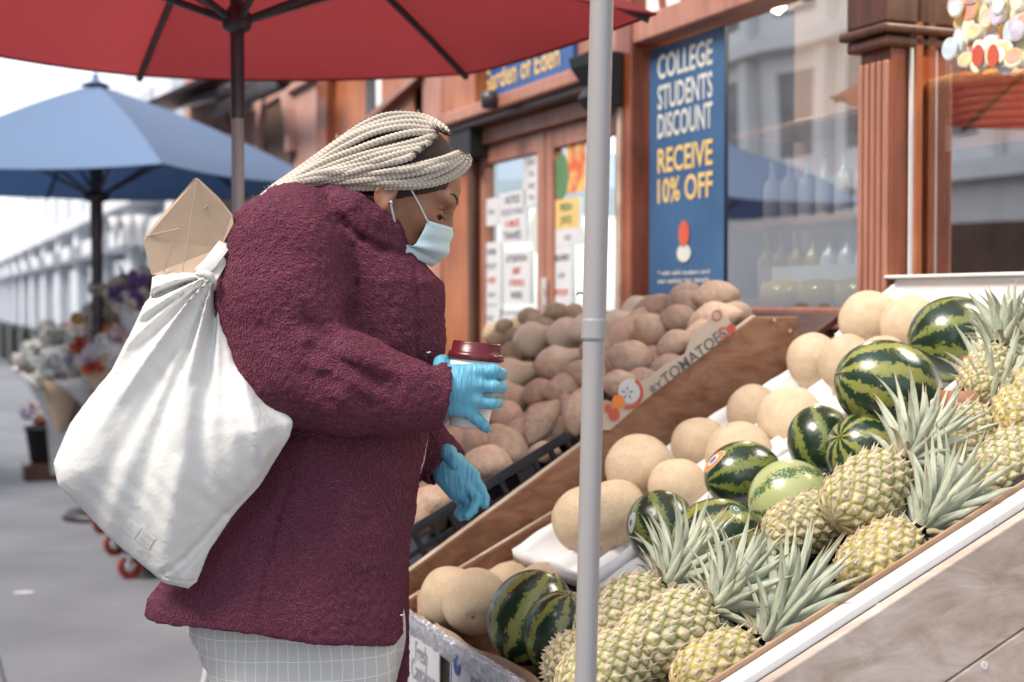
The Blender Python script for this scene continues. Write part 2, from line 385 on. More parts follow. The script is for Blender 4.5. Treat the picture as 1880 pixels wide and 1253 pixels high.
# pillar left of the window
pc1 = s_of(1128, WP-.06)
mb = MB(); mb.sbox(WP-.06, WP+.12, sB+.012, pc1, 0, hwin+.34); part('pillar', mb, M['shop_wood'], shop, bevel=.006)
mb = MB(); mb.sbox(WP-.072, WP-.061, sB+.07, sB+.09, .9, hwin-.2); part('pillar_trim', mb, M['board_edge'], shop)
hb1 = at_p(1150, 85, WP-.1).z; hb0 = at_p(1150, 190, WP-.1).z
br = MB(); M_ = [(.0,hb0),(.05,hb0+.01),(.085,hb0+.05),(.06,hb0+.09),(.11,hb1-.04),(.12,hb1),(.0,hb1)]
br.prism([S(WP-.062-a, sB+.06, h) for a, h in M_], DV*.2); part('corbel', br, M['dark'], shop, bevel=.006)
# door recess: two leaves
dP = WP
d0 = s_of(868, dP); d1 = s_of(1000, dP); d2 = pc1+.0
dh = at_p(870, 246, dP).z
door = thing('shop_door', 'glazed brown double door covered with paper notices, under the blue arched sign', 'door', S(dP, (d0+d2)/2, 0))
def leaf(s0, s1):
    lf = MB(); w = .075
    lf.sbox(dP, dP+.05, s0+.004, s0+w, .02, dh-.07); lf.sbox(dP, dP+.05, s1-w, s1-.004, .02, dh-.07)
    lf.sbox(dP+.001, dP+.049, s0+w, s1-w, dh-.15, dh-.072); lf.sbox(dP+.001, dP+.049, s0+w, s1-w, .02, .75)
    o = part('door_leaf', lf, M['shop_wood_light'], door, bevel=.004)
    pn = MB(); pn.sbox(dP+.02, dP+.026, s0+w, s1-w, .75, dh-.15); part('pane', pn, M['glass'], door)
    return o
leaf(d1+.002, d0-.06); leaf(d2, d1-.002)
mb = MB(); mb.sbox(dP-.02, dP+.08, d0-.055, d0+.03, 0, dh); part('door_frame', mb, M['orange_wood'], door, bevel=.004)
mb = MB(); mb.sbox(dP-.03, dP+.08, d2, d0+.03, dh-.065, dh+.0); part('door_header', mb, M['shop_wood_light'], door, bevel=.004)
mb = MB(); mb.sbox(dP-.03, dP-.012, d1-.05, d1-.03, .95, 1.45); part('door_handle', mb, M['chrome'], door, bevel=.004)
# header with moulding and blue sign
mb = MB(); mb.sbox(dP-.10, dP+.08, d2, d0+.1, dh+.004, dh+.03); part('moulding', mb, M['dark_wood'], shop, bevel=.004)
mb = MB(); mb.sbox(dP-.13, dP+.08, d2, d0+.1, dh+.034, dh+.09); part('moulding', mb, M['shop_wood_light'], shop, bevel=.008)
mb = MB(); mb.sbox(dP-.03, dP+.08, d2, d0+.1, dh+.094, dh+.75); part('fascia', mb, M['shop_wood_light'], shop, bevel=.004)
# arched sign
sg = thing('arched_sign', 'blue arched sign with gold lettering and a red apple above the shop door', 'sign', S(dP-.05, (d0+d2)/2, dh+.1))
sc0, sc1 = s_of(1052, dP-.05), s_of(870, dP-.05)
poly = [S(dP-.05, sc0, dh+.10)]+[S(dP-.05, sc1, dh+.10)]
for k in range(13):
    a = k/12; poly.append(S(dP-.05, sc1+(sc0-sc1)*a, dh+.30+.10*math.sin(math.pi*a)))
mb = MB(); mb.prism(poly, NV*.02); part('sign_board', mb, M['sign_blue'], sg)
tm = text_mesh('Garden of Eden', .125, M['yellow_print'], .002)
put('lettering', tm, frame(-DV, (0,0,1), S(dP-.053, (sc0+sc1)/2, dh+.185)), sg)
ap = MB(); ap.lathe([(.001,-.03),(.03,-.02),(.038,.0),(.03,.022),(.001,.016)], 12, Matrix.Translation(S(dP-.06,(sc0+sc1)/2-.08,dh+.325))); part('apple_emblem', ap, M['ink_red'], sg, True)
lm = thing('wall_lamp', 'small dark lamp on the moulding above the door corner', 'lamp', at_p(898, 182, dP-.16))
mb = MB(); c = at_p(898, 182, dP-.16); mb.lathe([(.001,-.04),(.03,-.038),(.036,.0),(.03,.03),(.001,.034)], 14, Matrix.Translation(c)); part('lamp_body', mb, M['steel_dark'], lm, True)
mb = MB(); mb.tube([c, c+NV*.14], .01, 8); part('arm', mb, M['steel_dark'], lm)
# notices on the doors : px box, text lines
def notice(x0, y0, x1, y1, lab, lines, mat=None, p=dP+.012, group='paper notices on the door'):
    a = at_p(x0, y0, p); b = at_p(x1, y0, p); hb = at_p((x0+x1)/2, y1, p).z; ht = at_p((x0+x1)/2, y0, p).z
    s0, s1 = sorted((a.dot(DV), b.dot(DV))); mb = MB(); mb.sbox(p, p+.001, s0, s1, hb, ht)
    t = thing('notice', lab, 'notice', S(p, (s0+s1)/2, hb), group); part('sheet', mb, mat or M['paper'], t)
    n = len(lines)
    for i, (tx, fs, mt) in enumerate(lines):
        me = text_mesh(tx, fs, M[mt], .0008)
        w = max(abs(v.co.x) for v in me.vertices)*2 if len(me.vertices) else 1
        k = min(1, (s1-s0)*.86/w); Mt = frame(-DV, (0,0,1), S(p-.0015, (s0+s1)/2, ht-(i+.7)*(ht-hb)/(n+.4)))
        put('print', me, Mt@Matrix.Scale(k, 4), t)
notice(888,365,916,415,'small blank white notice at the left edge of the door glass',[('OPEN',.03,'ink_soft')])
notice(917,352,966,448,'white notice with red line in the middle of the left door leaf',[('NOTICE',.045,'ink'),('PLEASE WEAR',.04,'ink_soft'),('A MASK',.045,'ink_red'),('THANKS',.05,'ink')])
notice(960,262,992,378,'tall white notice near the top of the left door leaf',[('HOURS',.04,'ink'),('MON',.03,'ink_soft'),('TUE',.03,'ink_soft'),('WED',.03,'ink_soft'),('THU',.03,'ink_soft')])
notice(886,445,920,560,'tall white notice low on the left edge of the door glass',[('STORE',.035,'ink'),('POLICY',.035,'ink_soft'),('6 FEET',.035,'ink_red'),('APART',.03,'ink_soft')])
notice(924,460,974,558,'framed white notice with red lines low on the left door leaf',[('ATTENTION',.04,'ink'),('LIMIT',.04,'ink_red'),('5 PEOPLE',.04,'ink_red'),('INSIDE',.04,'ink')])
notice(882,562,918,640,'lowest white notice on the left edge of the door',[('PUSH',.035,'ink_soft'),('OPEN',.03,'ink_soft')])
notice(921,578,962,640,'low white notice beside the heap of potatoes',[('CARDS',.035,'ink_soft'),('OK',.03,'ink_soft')])
notice(1013,452,1050,560,'white notice low on the right door leaf',[('DELIVERY',.035,'ink'),('AND',.03,'ink_soft'),('PICKUP',.035,'ink_red')])
notice(1018,365,1062,420,'yellow notice on the right door leaf',[('FRESH',.04,'ink_green'),('JUICE',.04,'ink_green')], M['yellow_print'])
notice(1018,420,1068,452,'blank white notice below the yellow notice',[('SALE',.03,'ink_soft')])
for cx, cy, w in ((1030,325,24),(985,425,20)):
    c = at_p(cx, cy, dP+.012); mb = MB(); pl = [c+(-DV)*math.cos(a*math.pi/10)*.07+Vector((0,0,math.sin(a*math.pi/10)*.09)) for a in range(20)]
    mb.prism(pl, NV*.001); one('round_sticker', mb, M['ink_green'] if cx > 1000 else M['cream_print'], 'oval green sticker on the right door leaf' if cx > 1000 else 'oval pale sticker beside the door handle', 'sticker')
mb = MB(); a = at_p(1040,265,dP+.012); b = at_p(1075,350,dP+.012); mb.sbox(dP+.012, dP+.013, b.dot(DV), a.dot(DV), b.z, a.z)
one('fruit_poster', mb, pm('fruit_poster', (.6,.12,.05), (.7,.45,.15), 14, .5, lo=.42, hi=.58), 'red and orange fruit poster high on the right door leaf', 'poster')
# facade left of the door
def strip(px0, px1, h0, h1, mat, p0=WP, dep=.08, name='wall_panel'): return wb(name, px0, px1, h0, h1, M[mat], p0, p0+dep)
strip(812, 866, 0, dh+.05, 'orange_wood', WP-.03, .1, 'door_post')
strip(858, 866, 0, dh+.05, 'dark_wood', WP-.045, .02, 'door_post')
strip(800, 812, 0, 3.0, 'pink_wall', WP-.005)
strip(808, 872, dh+.06, dh+.5, 'orange_wood', WP-.11, .18, 'corbel')
strip(822, 862, dh-.12, dh+.055, 'dark', WP-.09, .15, 'corbel')
strip(776, 809, 0, 3.2, 'shop_wood_light', WP-.02, .1, 'door_post')
strip(700, 776, 0, 3.0, 'dark', WP+.04, .05, 'dark_shutter')
strip(688, 700, 0, 3.2, 'white_wall', WP-.0, .05, 'pipe_trim')
strip(672, 688, 0, 3.2, 'steel_dark', WP-.01, .06, 'pipe_trim')
# pink arcade further on
arc = thing('arcade_building', 'pink stucco building with arched windows and red brown arch beyond the shop door', 'building', S(WP, 10, 0))
s6 = s_of(672, WP)
mb = MB(); mb.sbox(WP+.02, WP+.3, s6, 13.2, 2.02, 6.1); part('wall', mb, M['pink_wall'], arc)
mb = MB(); mb.sbox(WP-.0, WP+.3, s6, 13.2, 0, 2.01); part('wood_front', mb, M['shop_wood'], arc)
for k in range(6):
    mb = MB(); mb.sbox(WP-.02, WP-.001, s6+.3+k*.95, s6+.38+k*.95, 0, 2.0); part('wood_batten', mb, M['dark_wood'], arc)
def arch_pts(sc, w, h0, hs, n=14): return [S(0, sc-w, h0), S(0, sc+w, h0)]+[S(0, sc+w*math.cos(math.pi*k/n), hs+w*1.25*math.sin(math.pi*k/n)) for k in range(n+1)]
for sc in (9.75, 11.6):
    mb = MB(); mb.prism([v+NV*(WP-.0) for v in arch_pts(sc, .42, 2.05, 2.35)], NV*.015); part('arch_window', mb, M['interior'], arc)
    ring = MB()
    for k in range(14):
        a0, a1 = math.pi*k/14, math.pi*(k+1)/14; q = []
        for pp in (WP-.04, WP+.018):
            q += [S(pp, sc+.42*math.cos(a0), 2.35+.525*math.sin(a0)), S(pp, sc+.52*math.cos(a0), 2.35+.65*math.sin(a0)), S(pp, sc+.52*math.cos(a1), 2.35+.65*math.sin(a1)), S(pp, sc+.42*math.cos(a1), 2.35+.525*math.sin(a1))]
        ring.hexa(q)
    part('arch_surround', ring, M['pink_wall'], arc)
ring = MB(); sc = 7.55; Ra, Rb = .72, .95
for k in range(-3, 16):
    a0, a1 = math.pi*k/15, math.pi*(k+1)/15; q = []
    f = lambda R, a: (sc+R*math.cos(a) if 0 <= a <= math.pi else sc+R, 2.45+(R*1.3*math.sin(a) if a > 0 else a*1.0))
    for pp in (WP-.05, WP+.015):
        for R, a in ((Ra,a0),(Rb,a0),(Rb,a1),(Ra,a1)):
            s_, h_ = f(R, a); q.append(S(pp, s_, h_))
    ring.hexa(q)
part('red_arch', ring, M['shop_wood'], arc)
mb = MB(); mb.prism([v+NV*(WP+.004) for v in arch_pts(7.55, .715, 2.03, 2.45)], NV*.014); part('arch_panel', mb, M['orange_wood'], arc)
bm_ = MB(); a = at_p(700,130,WP-.2)
for (x0,y0,x1,y1) in ((560,130,330,190),(520,150,395,205)):
    a = at_p(x0,y0,WP-.25); b = at_p(x1,y1,WP-.25); bm_.tube([a,b], .05, 6)
part('awning_arm', bm_, M['steel_dark'], arc)
# paper cones hung on the dark wood
for i, x in enumerate((213, 238, 262)):
    c = at_p(x, 420, WP-.2); cn = MB(); cn.lathe([(.001,-.24),(.05,.0),(.085,.13),(.08,.13),(.001,-.2)], 14, Matrix.Translation(c))
    one('paper_cone', cn, M['paper'], 'white paper flower cone hung on the dark wood wall, %s of three' % ['leftmost','middle one','rightmost'][i], 'paper cone', 'paper cones on the wood wall', True)
# far facade with white pilasters
far = thing('pilastered_building', 'pale blue grey building front with white pilasters far down the pavement', 'building', S(2.6, 25, 0))
mb = MB(); mb.sbox(2.75, 3.2, 13.4, 60, 0, 2.62); part('wall', mb, M['pale_wall'], far)
for k in range(15):
    mb = MB(); s0 = 14.5+k*3.0; mb.sbox(2.45, 2.74, s0, s0+.5, .78, 2.5); part('pilaster', mb, M['far_white'], far)
    mb = MB(); mb.sbox(2.3, 2.74, s0-.35, s0+.85, 2.02, 2.22); part('shop_lantern', mb, M['far_white'], far)
    mb = MB(); mb.sbox(2.6, 2.74, s0+.6, s0+2.9, .9, 1.9); part('window', mb, M['pale_wall'], far)
mb = MB(); mb.sbox(2.35, 2.74, 13.4, 60, 2.505, 2.66); part('cornice', mb, M['far_white'], far)
mb = MB(); mb.sbox(3.0, 3.4, 13.4, 60, 2.66, 4.7); part('upper_wall', mb, M['far_white'], far)
for k in range(9):
    mb = MB(); s0 = 15.5+k*3.4; mb.sbox(2.0, 2.4, s0, s0+1.2+.2*(k % 2), 0, .82); 
    one('planter_box', mb, M['dark'], 'black planter box at the foot of the pale facade, number %s down the row' % ['first','second','third','fourth','fifth','sixth','seventh','eighth','ninth'][k], 'planter', 'planter boxes along the pale facade', bevel=.02)
aw = thing('shop_awning', 'dark sloping awning over the pink arcade beyond the woman', 'awning', S(1.8, 11.4, 2.6))
mb = MB(); mb.prism([S(1.35,10.3,2.62), S(2.33,10.3,3.12), S(2.33,10.3,3.16), S(1.35,10.3,2.66)], DV*2.6); part('sheet', mb, M['steel_dark'], aw)
mb = MB(); mb.prism([S(1.34,10.3,2.50), S(1.36,10.3,2.50), S(1.36,10.3,2.615), S(1.34,10.3,2.615)], DV*2.6); part('valance', mb, M['pink_wall'], aw)
for k in range(16):
    mb = MB(); mb.sbox(2.97, 3.0, 14+k*2.6, 15.1+k*2.6, 3.0, 4.2); part('window', mb, M['pale_wall'], far)
# ------------------------------------------------------------------ opposite side of the street (seen mirrored in the glass)
opp = thing('opposite_building', 'white classical building with cornices and tall windows, mirrored in the shop glass', 'building', S(-13, 8, 0))
M['opp_wall'] = pm('opp_wall', (.86,.86,.86), (.78,.79,.80), 1, .7)
mb = MB(); mb.sbox(-14.2, -13.3, -14, 34, 0, 15); part('wall', mb, M['opp_wall'], opp)
for lv in range(4):
    mb = MB(); h = 3.6+lv*3.3; mb.sbox(-13.29, -12.7, -14, 34, h, h+.35); part('cornice', mb, M['opp_wall'], opp)
    for k in range(18):
        s0 = -13+k*2.6
        mb = MB(); mb.sbox(-13.32, -13.28, s0, s0+1.25, h+.9, h+2.9) if lv < 3 else mb.sbox(-13.32,-13.28,s0,s0+1.25,h+.5,h+1.2)
        part('window', mb, pm('opp_window', (.10,.11,.13), (.2,.2,.22), 2, .2) if (lv, k) == (0, 0) else bpy.data.materials['opp_window'], opp)
        mb = MB(); mb.sbox(-13.27, -13.0, s0-.75, s0-.35, h+.36, h+3.28); part('pilaster', mb, M['opp_wall'], opp)
for k in range(9):
    mb = MB(); s0 = -13+k*4; mb.sbox(-13.29,-13.0,s0,s0+2.6,.4,2.8); part('shop_window', mb, M['dark_wood'] if k % 2 else M['interior'], opp)
# ------------------------------------------------------------------ inside the shop
room = thing('shop_interior', 'dim brown shop room seen through the street windows', 'room', S(3.4, 4, 0))
mb = MB(); mb.sbox(3.9, 4.0, -.5, 7.5, 0, 3.2); part('back_wall', mb, M['interior'], room)
mb = MB(); mb.sbox(2.6, 4.0, -.5, 7.5, -.0, .05); part('floor', mb, M['interior'], room)
mb = MB(); mb.sbox(2.52, 4.0, -.6, 7.5, 3.0, 3.2); part('ceiling', mb, M['interior'], room)
shelf = thing('window_shelf', 'wooden shelves of bottles behind the middle street window', 'shelf', S(2.7, 3.6, 0))
sh_h = [1.36, 1.62, 1.93]
for h in sh_h:
    mb = MB(); mb.sbox(2.62, 2.9, sA+.25, sA+1.05, h-.02, h); part('shelf_board', mb, M['shop_wood_light'], shelf, bevel=.003)
mb = MB(); mb.sbox(2.905, 2.925, sA+.2, sA+1.1, 1.2, 2.4); part('back_board', mb, M['white_wall'], shelf)
def bottle(c, r, h, mat, lab, grp='bottles in the shop window'):
    b = thing('bottle', lab, 'bottle', c, grp); T = Matrix.Translation(c)
    mb = MB(); mb.lathe([(.0005,0),(r*.95,0),(r,.004),(r,h*.58),(r*.85,h*.66),(r*.36,h*.76),(r*.33,h*.96),(.0005,h*.97)], 16, T); part('glass_body', mb, mat, b, True)
    mb = MB(); mb.lathe([(r*1.015,h*.15),(r*1.015,h*.48)], 16, T); part('label', mb, M['paper'], b, True)
    mb = MB(); mb.lathe([(.0005,h*.965),(r*.4,h*.965),(r*.4,h*1.02),(.0005,h*1.02)], 12, T); part('cap', mb, M['cream_print'] if mat is not M['green_glass'] else M['chrome'], b, True)
words = ['first','second','third','fourth','fifth','sixth','seventh','eighth']
for i in range(8): bottle(S(2.7, sA+.32+.09*i, sh_h[0]), .033, .22, M['gold_bottle'] if i > 3 else M['clear_bottle'], '%s %s bottle from the pilaster on the lowest window shelf' % (words[i], 'golden' if i > 3 else 'clear'))
for i in range(7): bottle(S(2.7, sA+.32+.1*i, sh_h[1]), .032, .2, M['clear_bottle'], '%s clear bottle from the pilaster on the middle window shelf' % words[i])
bottle(S(2.68, sA+.3, sh_h[2]), .04, .27, M['green_glass'], 'tall dark bottle on the top shelf behind the middle window')
mb = MB(); mb.sbox(2.5,2.56,sA+.08,sA+.62,1.36,1.46); one('display_card', mb, M['paper'], 'white display card lying in the bottom of the middle window', 'card')
for i, (sx, nm) in enumerate(((.12,'yellow packet nearest the pilaster inside the middle window'),(.30,'yellow green packet in the middle of the window ledge'),(.5,'yellow packet furthest from the pilaster inside the window'))):
    mb = MB(); c = S(2.46, sA+sx, 1.336); mb.lathe([(.001,0),(.06,.0),(.075,.03),(.06,.075),(.001,.085)], 10, Matrix.Translation(c)); one('packet', mb, M['gold_bottle'], nm, 'packet', 'packets on the window ledge', True)
# blue poster inside the glass
pP = WP+.008
po = thing('blue_poster', 'tall blue student discount poster covering the left of the middle window', 'poster', S(pP, sB-.25, 1.34))
ps0, ps1 = s_of(1326, pP), s_of(1190, pP)
mb = MB(); mb.sbox(pP+.004, pP+.006, ps0, ps1, 1.337, hwin-.02); part('sheet', mb, M['poster_blue'], po)
def ptext(tx, y, hgt, mat, wpx=(1205,1305), off=.004):
    me = text_mesh(tx, 1.0, M[mat], .02); xs = [v.co.x for v in me.vertices]; ys = [v.co.y for v in me.vertices]
    wd = abs(s_of(wpx[0], pP)-s_of(wpx[1], pP)); kx = wd/(max(xs)-min(xs)); ky = hgt/(max(ys)-min(ys))
    c = at_p((wpx[0]+wpx[1])/2, y, pP); cx = (max(xs)+min(xs))/2; cy = (max(ys)+min(ys))/2
    for v in me.vertices: v.co.x = (v.co.x-cx)*kx; v.co.y = (v.co.y-cy)*ky
    put('lettering', me, frame(-DV, (0,0,1), S(pP+.002, psh(c)[1], c.z)), po)
for tx, y, mt in (('COLLEGE',110,'cream_print'),('STUDENTS',168,'cream_print'),('DISCOUNT',222,'cream_print'),('RECEIVE',288,'yellow_print'),('10% OFF',345,'yellow_print')):
    ptext(tx, y, .085, mt)
for y, tx in ((500,'* with valid student card'),(515,'see cashier for details')): ptext(tx, y, .016, 'cream_print', (1205,1300))
c = at_p(1255, 430, pP); mb = MB(); mb.prism([c+(-DV)*.035*math.cos(a*math.pi/8)+Vector((0,0,.045*math.sin(a*math.pi/8))) for a in range(16)], NV*.001); part('printed_apple', mb, M['ink_red'], po)
c = at_p(1255, 465, pP); mb = MB(); mb.prism([c+(-DV)*.045*math.cos(a*math.pi/8)+Vector((0,0,.03*math.sin(a*math.pi/8))) for a in range(16)], NV*.001); part('printed_cup', mb, M['cream_print'], po)
# right window: shelf unit, basket, bottle, fruit decal
sh2 = thing('wall_shelf', 'brown wooden shelf unit behind the right window beside the pilaster', 'shelf', S(2.6, 2.9, 0))
e0 = s_of(1738, 2.5)
mb = MB(); mb.sbox(2.45, 2.7, s_lo-.6, s_lo-.02, 1.735, 1.765); part('shelf_board', mb, M['orange_wood'], sh2, bevel=.003)
mb = MB(); mb.sbox(2.45, 2.7, s_lo-.6, s_lo-.02, 1.33, 1.36); part('shelf_board', mb, M['orange_wood'], sh2, bevel=.003)
mb = MB(); mb.sbox(2.702, 2.72, s_lo-1.6, s_lo+.1, 1.2, 2.9); part('back_board', mb, M['interior'], sh2)
mb = MB(); mb.sbox(2.44, 2.70, s_of(1738,2.45)-.03, s_of(1738,2.45), 1.362, 1.734); part('side_board', mb, M['dark_wood'], sh2, bevel=.003)
bc = at_p(1706, 450, 2.5); bottle(Vector((bc.x, bc.y, 1.362)), .042, .34, M['green_glass'], 'dark green bottle with white label behind the right window', None)
c = at_p(1850, 200, 2.59); bk = thing('wicker_basket', 'wide brown wicker basket on the shelf behind the right window', 'basket', Vector((c.x, c.y, c.z-.08)))
T = Matrix.Translation(c+Vector((0,0,-.08)))
for k in range(7):
    r = .10+.013*k; h = .018*k; tor = MB(); tor.tube([T@Vector((r*math.cos(a*math.pi/20), r*math.sin(a*math.pi/20), h)) for a in range(41)], .012, 8, False); part('wicker_coil', tor, M['wicker'], bk, True)
tor = MB(); tor.tube([T@Vector((.195*math.cos(a*math.pi/20), .195*math.sin(a*math.pi/20), .135)) for a in range(41)], .02, 8, False); part('rim', tor, M['wicker'], bk, True)
tor = MB(); tor.lathe([(.001,0),(.10,0)], 24, T); part('base', tor, M['wicker'], bk)
tor = MB(); tor.tube([T@(Matrix.Rotation(3.0,4,'Z')@Vector((.19+.045*math.sin(a*math.pi/8), .0, .13-.10*a/8))) for a in range(9)], .011, 8); part('handle', tor, M['wicker'], bk, True)
dec = thing('fruit_decal', 'colourful fruit cluster decal at the top of the right window', 'decal', at_p(1810, 60, WP+.012))
rr = random.Random(3); fcols = [(.62,.28,.22),(.72,.52,.28),(.62,.64,.42),(.50,.44,.56),(.72,.62,.45),(.48,.58,.64),(.72,.50,.40),(.78,.75,.68)]
fm = [pm('decal_%d' % i, c, tuple(min(1,q*1.5) for q in c), 16, .5, lo=.4, hi=.6) for i, c in enumerate(fcols)]
yo = M['cream_print']
def disc(px, py, rx, ry, mt, q, root=dec, nm='fruit_shape'):
    c = at_p(px, py, WP+.012); mb = MB(); mb.prism([c-NV*q+(-DV)*rx*math.cos(a*math.pi/10)+Vector((0,0,ry*math.sin(a*math.pi/10))) for a in range(20)], NV*.0012); part(nm, mb, mt, root)
pts = [(1765,40),(1800,20),(1840,30),(1870,20),(1760,75),(1790,85),(1825,70),(1862,75),(1775,110),(1800,118),(1850,112),(1880,100),(1822,-5),(1900,60),(1755,10),(1900,20),(1905,110)]+[(1748+rr.random()*150, -10+rr.random()*120) for _ in range(30)]
for i, (x, y) in enumerate(pts):
    rx = rr.uniform(.014,.030); ry = rr.uniform(.014,.030); disc(x, y, rx+.004, ry+.004, M['yellow_print'] if i % 3 == 0 else M['paper'], .0006*i, nm='fruit_outline'); disc(x, y, rx, ry, fm[(i*3+1) % 8], .0006*i+.0014)
disc(1813,104,.02,.026,M['ink_red'],.030); disc(1842,104,.018,.026,M['ink_red'],.032)
pl_ = at_p(1428, 6, 2.95); pd = thing('pendant_lamp', 'lit bulb hanging inside the shop behind the top of the middle window', 'lamp', pl_)
m, nt, b = newmat('lit_bulb'); b.inputs['Emission Color'].default_value = (1,.75,.4,1); b.inputs['Emission Strength'].default_value = 6; M['bulb'] = m
mb = MB(); mb.lathe([(.001,-.04),(.03,-.02),(.032,.01),(.012,.04),(.001,.04)], 14, Matrix.Translation(pl_)); part('bulb', mb, M['bulb'], pd, True)
mb = MB(); mb.tube([pl_+Vector((0,0,.04)), Vector((pl_.x,pl_.y,3.0))], .004, 6); part('cord', mb, M['dark'], pd)
mb = MB(); mb.lathe([(.02,.05),(.10,.0),(.11,-.03),(.105,-.03),(.015,.045)], 18, Matrix.Translation(pl_+Vector((0,0,.02)))); part('shade', mb, M['dark'], pd, True)
for k_, (pp_, ss_) in enumerate(((3.1, 3.9), (3.0, 2.9))):
    ld = bpy.data.lights.new('bulb_light', 'POINT'); ld.energy = 26; ld.color = (1,.78,.5); ld.shadow_soft_size = .06
    lo_ = bpy.data.objects.new('bulb_light', ld); COL.objects.link(lo_); lo_.location = pl_-Vector((0,0,.12)) if k_ == 0 else S(2.66, 2.45, 2.5)  # second light is added, unseen, to brighten the wicker basket
pl2 = S(2.66, 2.45, 2.68); pd2 = thing('pendant_lamp', 'added bulb out of view, brightening the wicker basket behind the right window', 'lamp', pl2)  # body for the added basket light, out of view
mb = MB(); mb.lathe([(.001,-.04),(.03,-.02),(.032,.01),(.012,.04),(.001,.04)], 14, Matrix.Translation(pl2)); part('bulb', mb, M['bulb'], pd2, True)
mb = MB(); mb.tube([pl2+Vector((0,0,.04)), Vector((pl2.x,pl2.y,3.0))], .004, 6); part('cord', mb, M['dark'], pd2)
# ------------------------------------------------------------------ umbrellas
def umbrella(name, lab, C, R, hr, ha, mat, pole_r, hub_h, phase=0, pole_mat='steel_dark', top=True):
    u = thing(name, lab, 'umbrella', Vector((C[0], C[1], 0)))
    cx = Vector((C[0], C[1], 0))
    cor = [cx+Vector((R*math.cos(phase+k*math.pi/3), R*math.sin(phase+k*math.pi/3), hr)) for k in range(6)]; apex = cx+Vector((0,0,ha))
    def edge(k, t):   # curved rib
        v = apex.lerp(cor[k % 6], t); v.z += .10*(ha-hr)*4*t*(1-t)*.6; return v
    for k in range(6):
        mb = MB(); n = 10; m = 8
        for i in range(n+1):
            t = max(i/n, .02); a = edge(k, t); b = edge(k+1, t)
            for j in range(m+1):
                w = j/m; v = a.lerp(b, w); sag = 4*w*(1-w)*t; mid = cx.copy(); mid.z = v.z
                v.z -= .045*sag*(1-.4*t); v += (mid-v)*.045*sag*(1 if t > .9 else .3); mb.v.append(v)
        for i in range(n):
            for j in range(m):
                o = i*(m+1)+j; mb.f.append((o, o+1, o+m+2, o+m+1))
        part('canopy_panel', mb, mat, u, True)
        hm = MB(); hm.tube([mb.v[n*(m+1)+j] for j in range(m+1)], .004, 6); part('hem', hm, mat, u, True)
    for k in range(6):
        rb = MB(); pts = [edge(k, t)-Vector((0,0,.022)) for t in (.03,.2,.4,.6,.8,.985)]; rb.tube(pts, .011, 6); part('rib', rb, M['steel_dark'], u)
        stt = MB(); a = cx+Vector((0,0,hub_h))+ (cor[k]-cx).normalized()*.03; a.z = hub_h; stt.tube([a, edge(k, .52)-Vector((0,0,.035))], .010, 6); part('strut', stt, M['steel_dark'], u)
    mb = MB(); mb.tube([cx, cx+Vector((0,0,hub_h-.25))], pole_r, 16); part('lower_pole', mb, M[pole_mat], u, True)
    mb = MB(); mb.tube([cx+Vector((0,0,hub_h-.25)), apex], pole_r*1.12, 16); part('upper_pole', mb, M['steel_dark'], u, True)
    mb = MB(); mb.lathe([(pole_r*1.15,hub_h-.03),(pole_r*2.2,hub_h-.02),(pole_r*2.4,hub_h+.0),(pole_r*2.2,hub_h+.02),(pole_r*1.15,hub_h+.04)], 16, Matrix.Translation(cx)); part('hub', mb, M['steel_dark'], u, True)
    mb = MB(); mb.lathe([(.001,.05),(.2,.05),(.22,.03),(.22,.0),(.001,0)], 24, Matrix.Translation(cx)); part('base', mb, M['steel_dark'], u, True)
    if top:
        mb = MB(); mb.lathe([(.001,ha+.07),(.02,ha+.06),(.025,ha+.02),(.10,ha-.01),(.001,ha-.005)], 12, Matrix.Translation(cx)); part('finial', mb, mat, u, True)
    return u
umbrella('street_umbrella', 'red umbrella seen from below over the woman', (-.711, 3.70), 1.08, 2.088, 2.50, M['red_canvas'], .0165, 2.075, math.radians(-2), 'steel')
umbrella('street_umbrella', 'blue umbrella with black pole over the flower display', (-2.58, 8.85), 1.42, 2.09, 2.70, M['blue_canvas'], .035, 2.0, 0, 'steel_dark')
cm = S(-1.9, 11.3, 0)
umbrella('street_umbrella', 'blue umbrella by the kerb, mirrored in the shop window', (cm.x, cm.y), 1.55, 2.2, 2.85, M['blue_canvas'], .03, 2.0, .3, 'steel_dark')
# foreground pole
pt, pb = Q(1105, 0, 2.05), Q(1075, 1253, 2.05); dv = (pt-pb)
gp = pb+dv*((0-pb.z)/dv.z); tp = pt+dv*(.55/dv.z)
fp = thing('umbrella_pole', 'grey metal umbrella pole standing in front of the fruit stand', 'pole', gp)
ca, cb = Q(1091, 585, 2.05), Q(1090, 626, 2.05)
def online(v): return pb+dv*((v.z-pb.z)/dv.z)
ca, cb = online(ca), online(cb)
mb = MB(); mb.tube([gp, cb], .0158, 40); part('lower_tube', mb, M['steel'], fp, True)
mb = MB(); mb.tube([ca, tp], .0171, 40); part('upper_tube', mb, M['steel'], fp, True)
mb = MB(); mb.tube([cb, cb.lerp(ca,.12), cb.lerp(ca,.88), ca], [.0168,.0186,.0186,.0176], 40); part('collar', mb, M['steel'], fp, False, .001)
c = online(Q(1089,538,2.05)); mb = MB(); mb.tube([c+Vector((-.014,-.0,0)), c+Vector((-.024,0,0)), c+Vector((-.0245,0,0)), c+Vector((-.027,0,0))], [.002,.002,.0042,.0035], 12); part('push_button', mb, M['chrome'], fp, True)
mb = MB(); mb.lathe([(.001,.06),(.19,.05),(.21,.0),(.001,0)], 24, Matrix.Translation(gp)); part('base', mb, M['steel_dark'], fp, True)
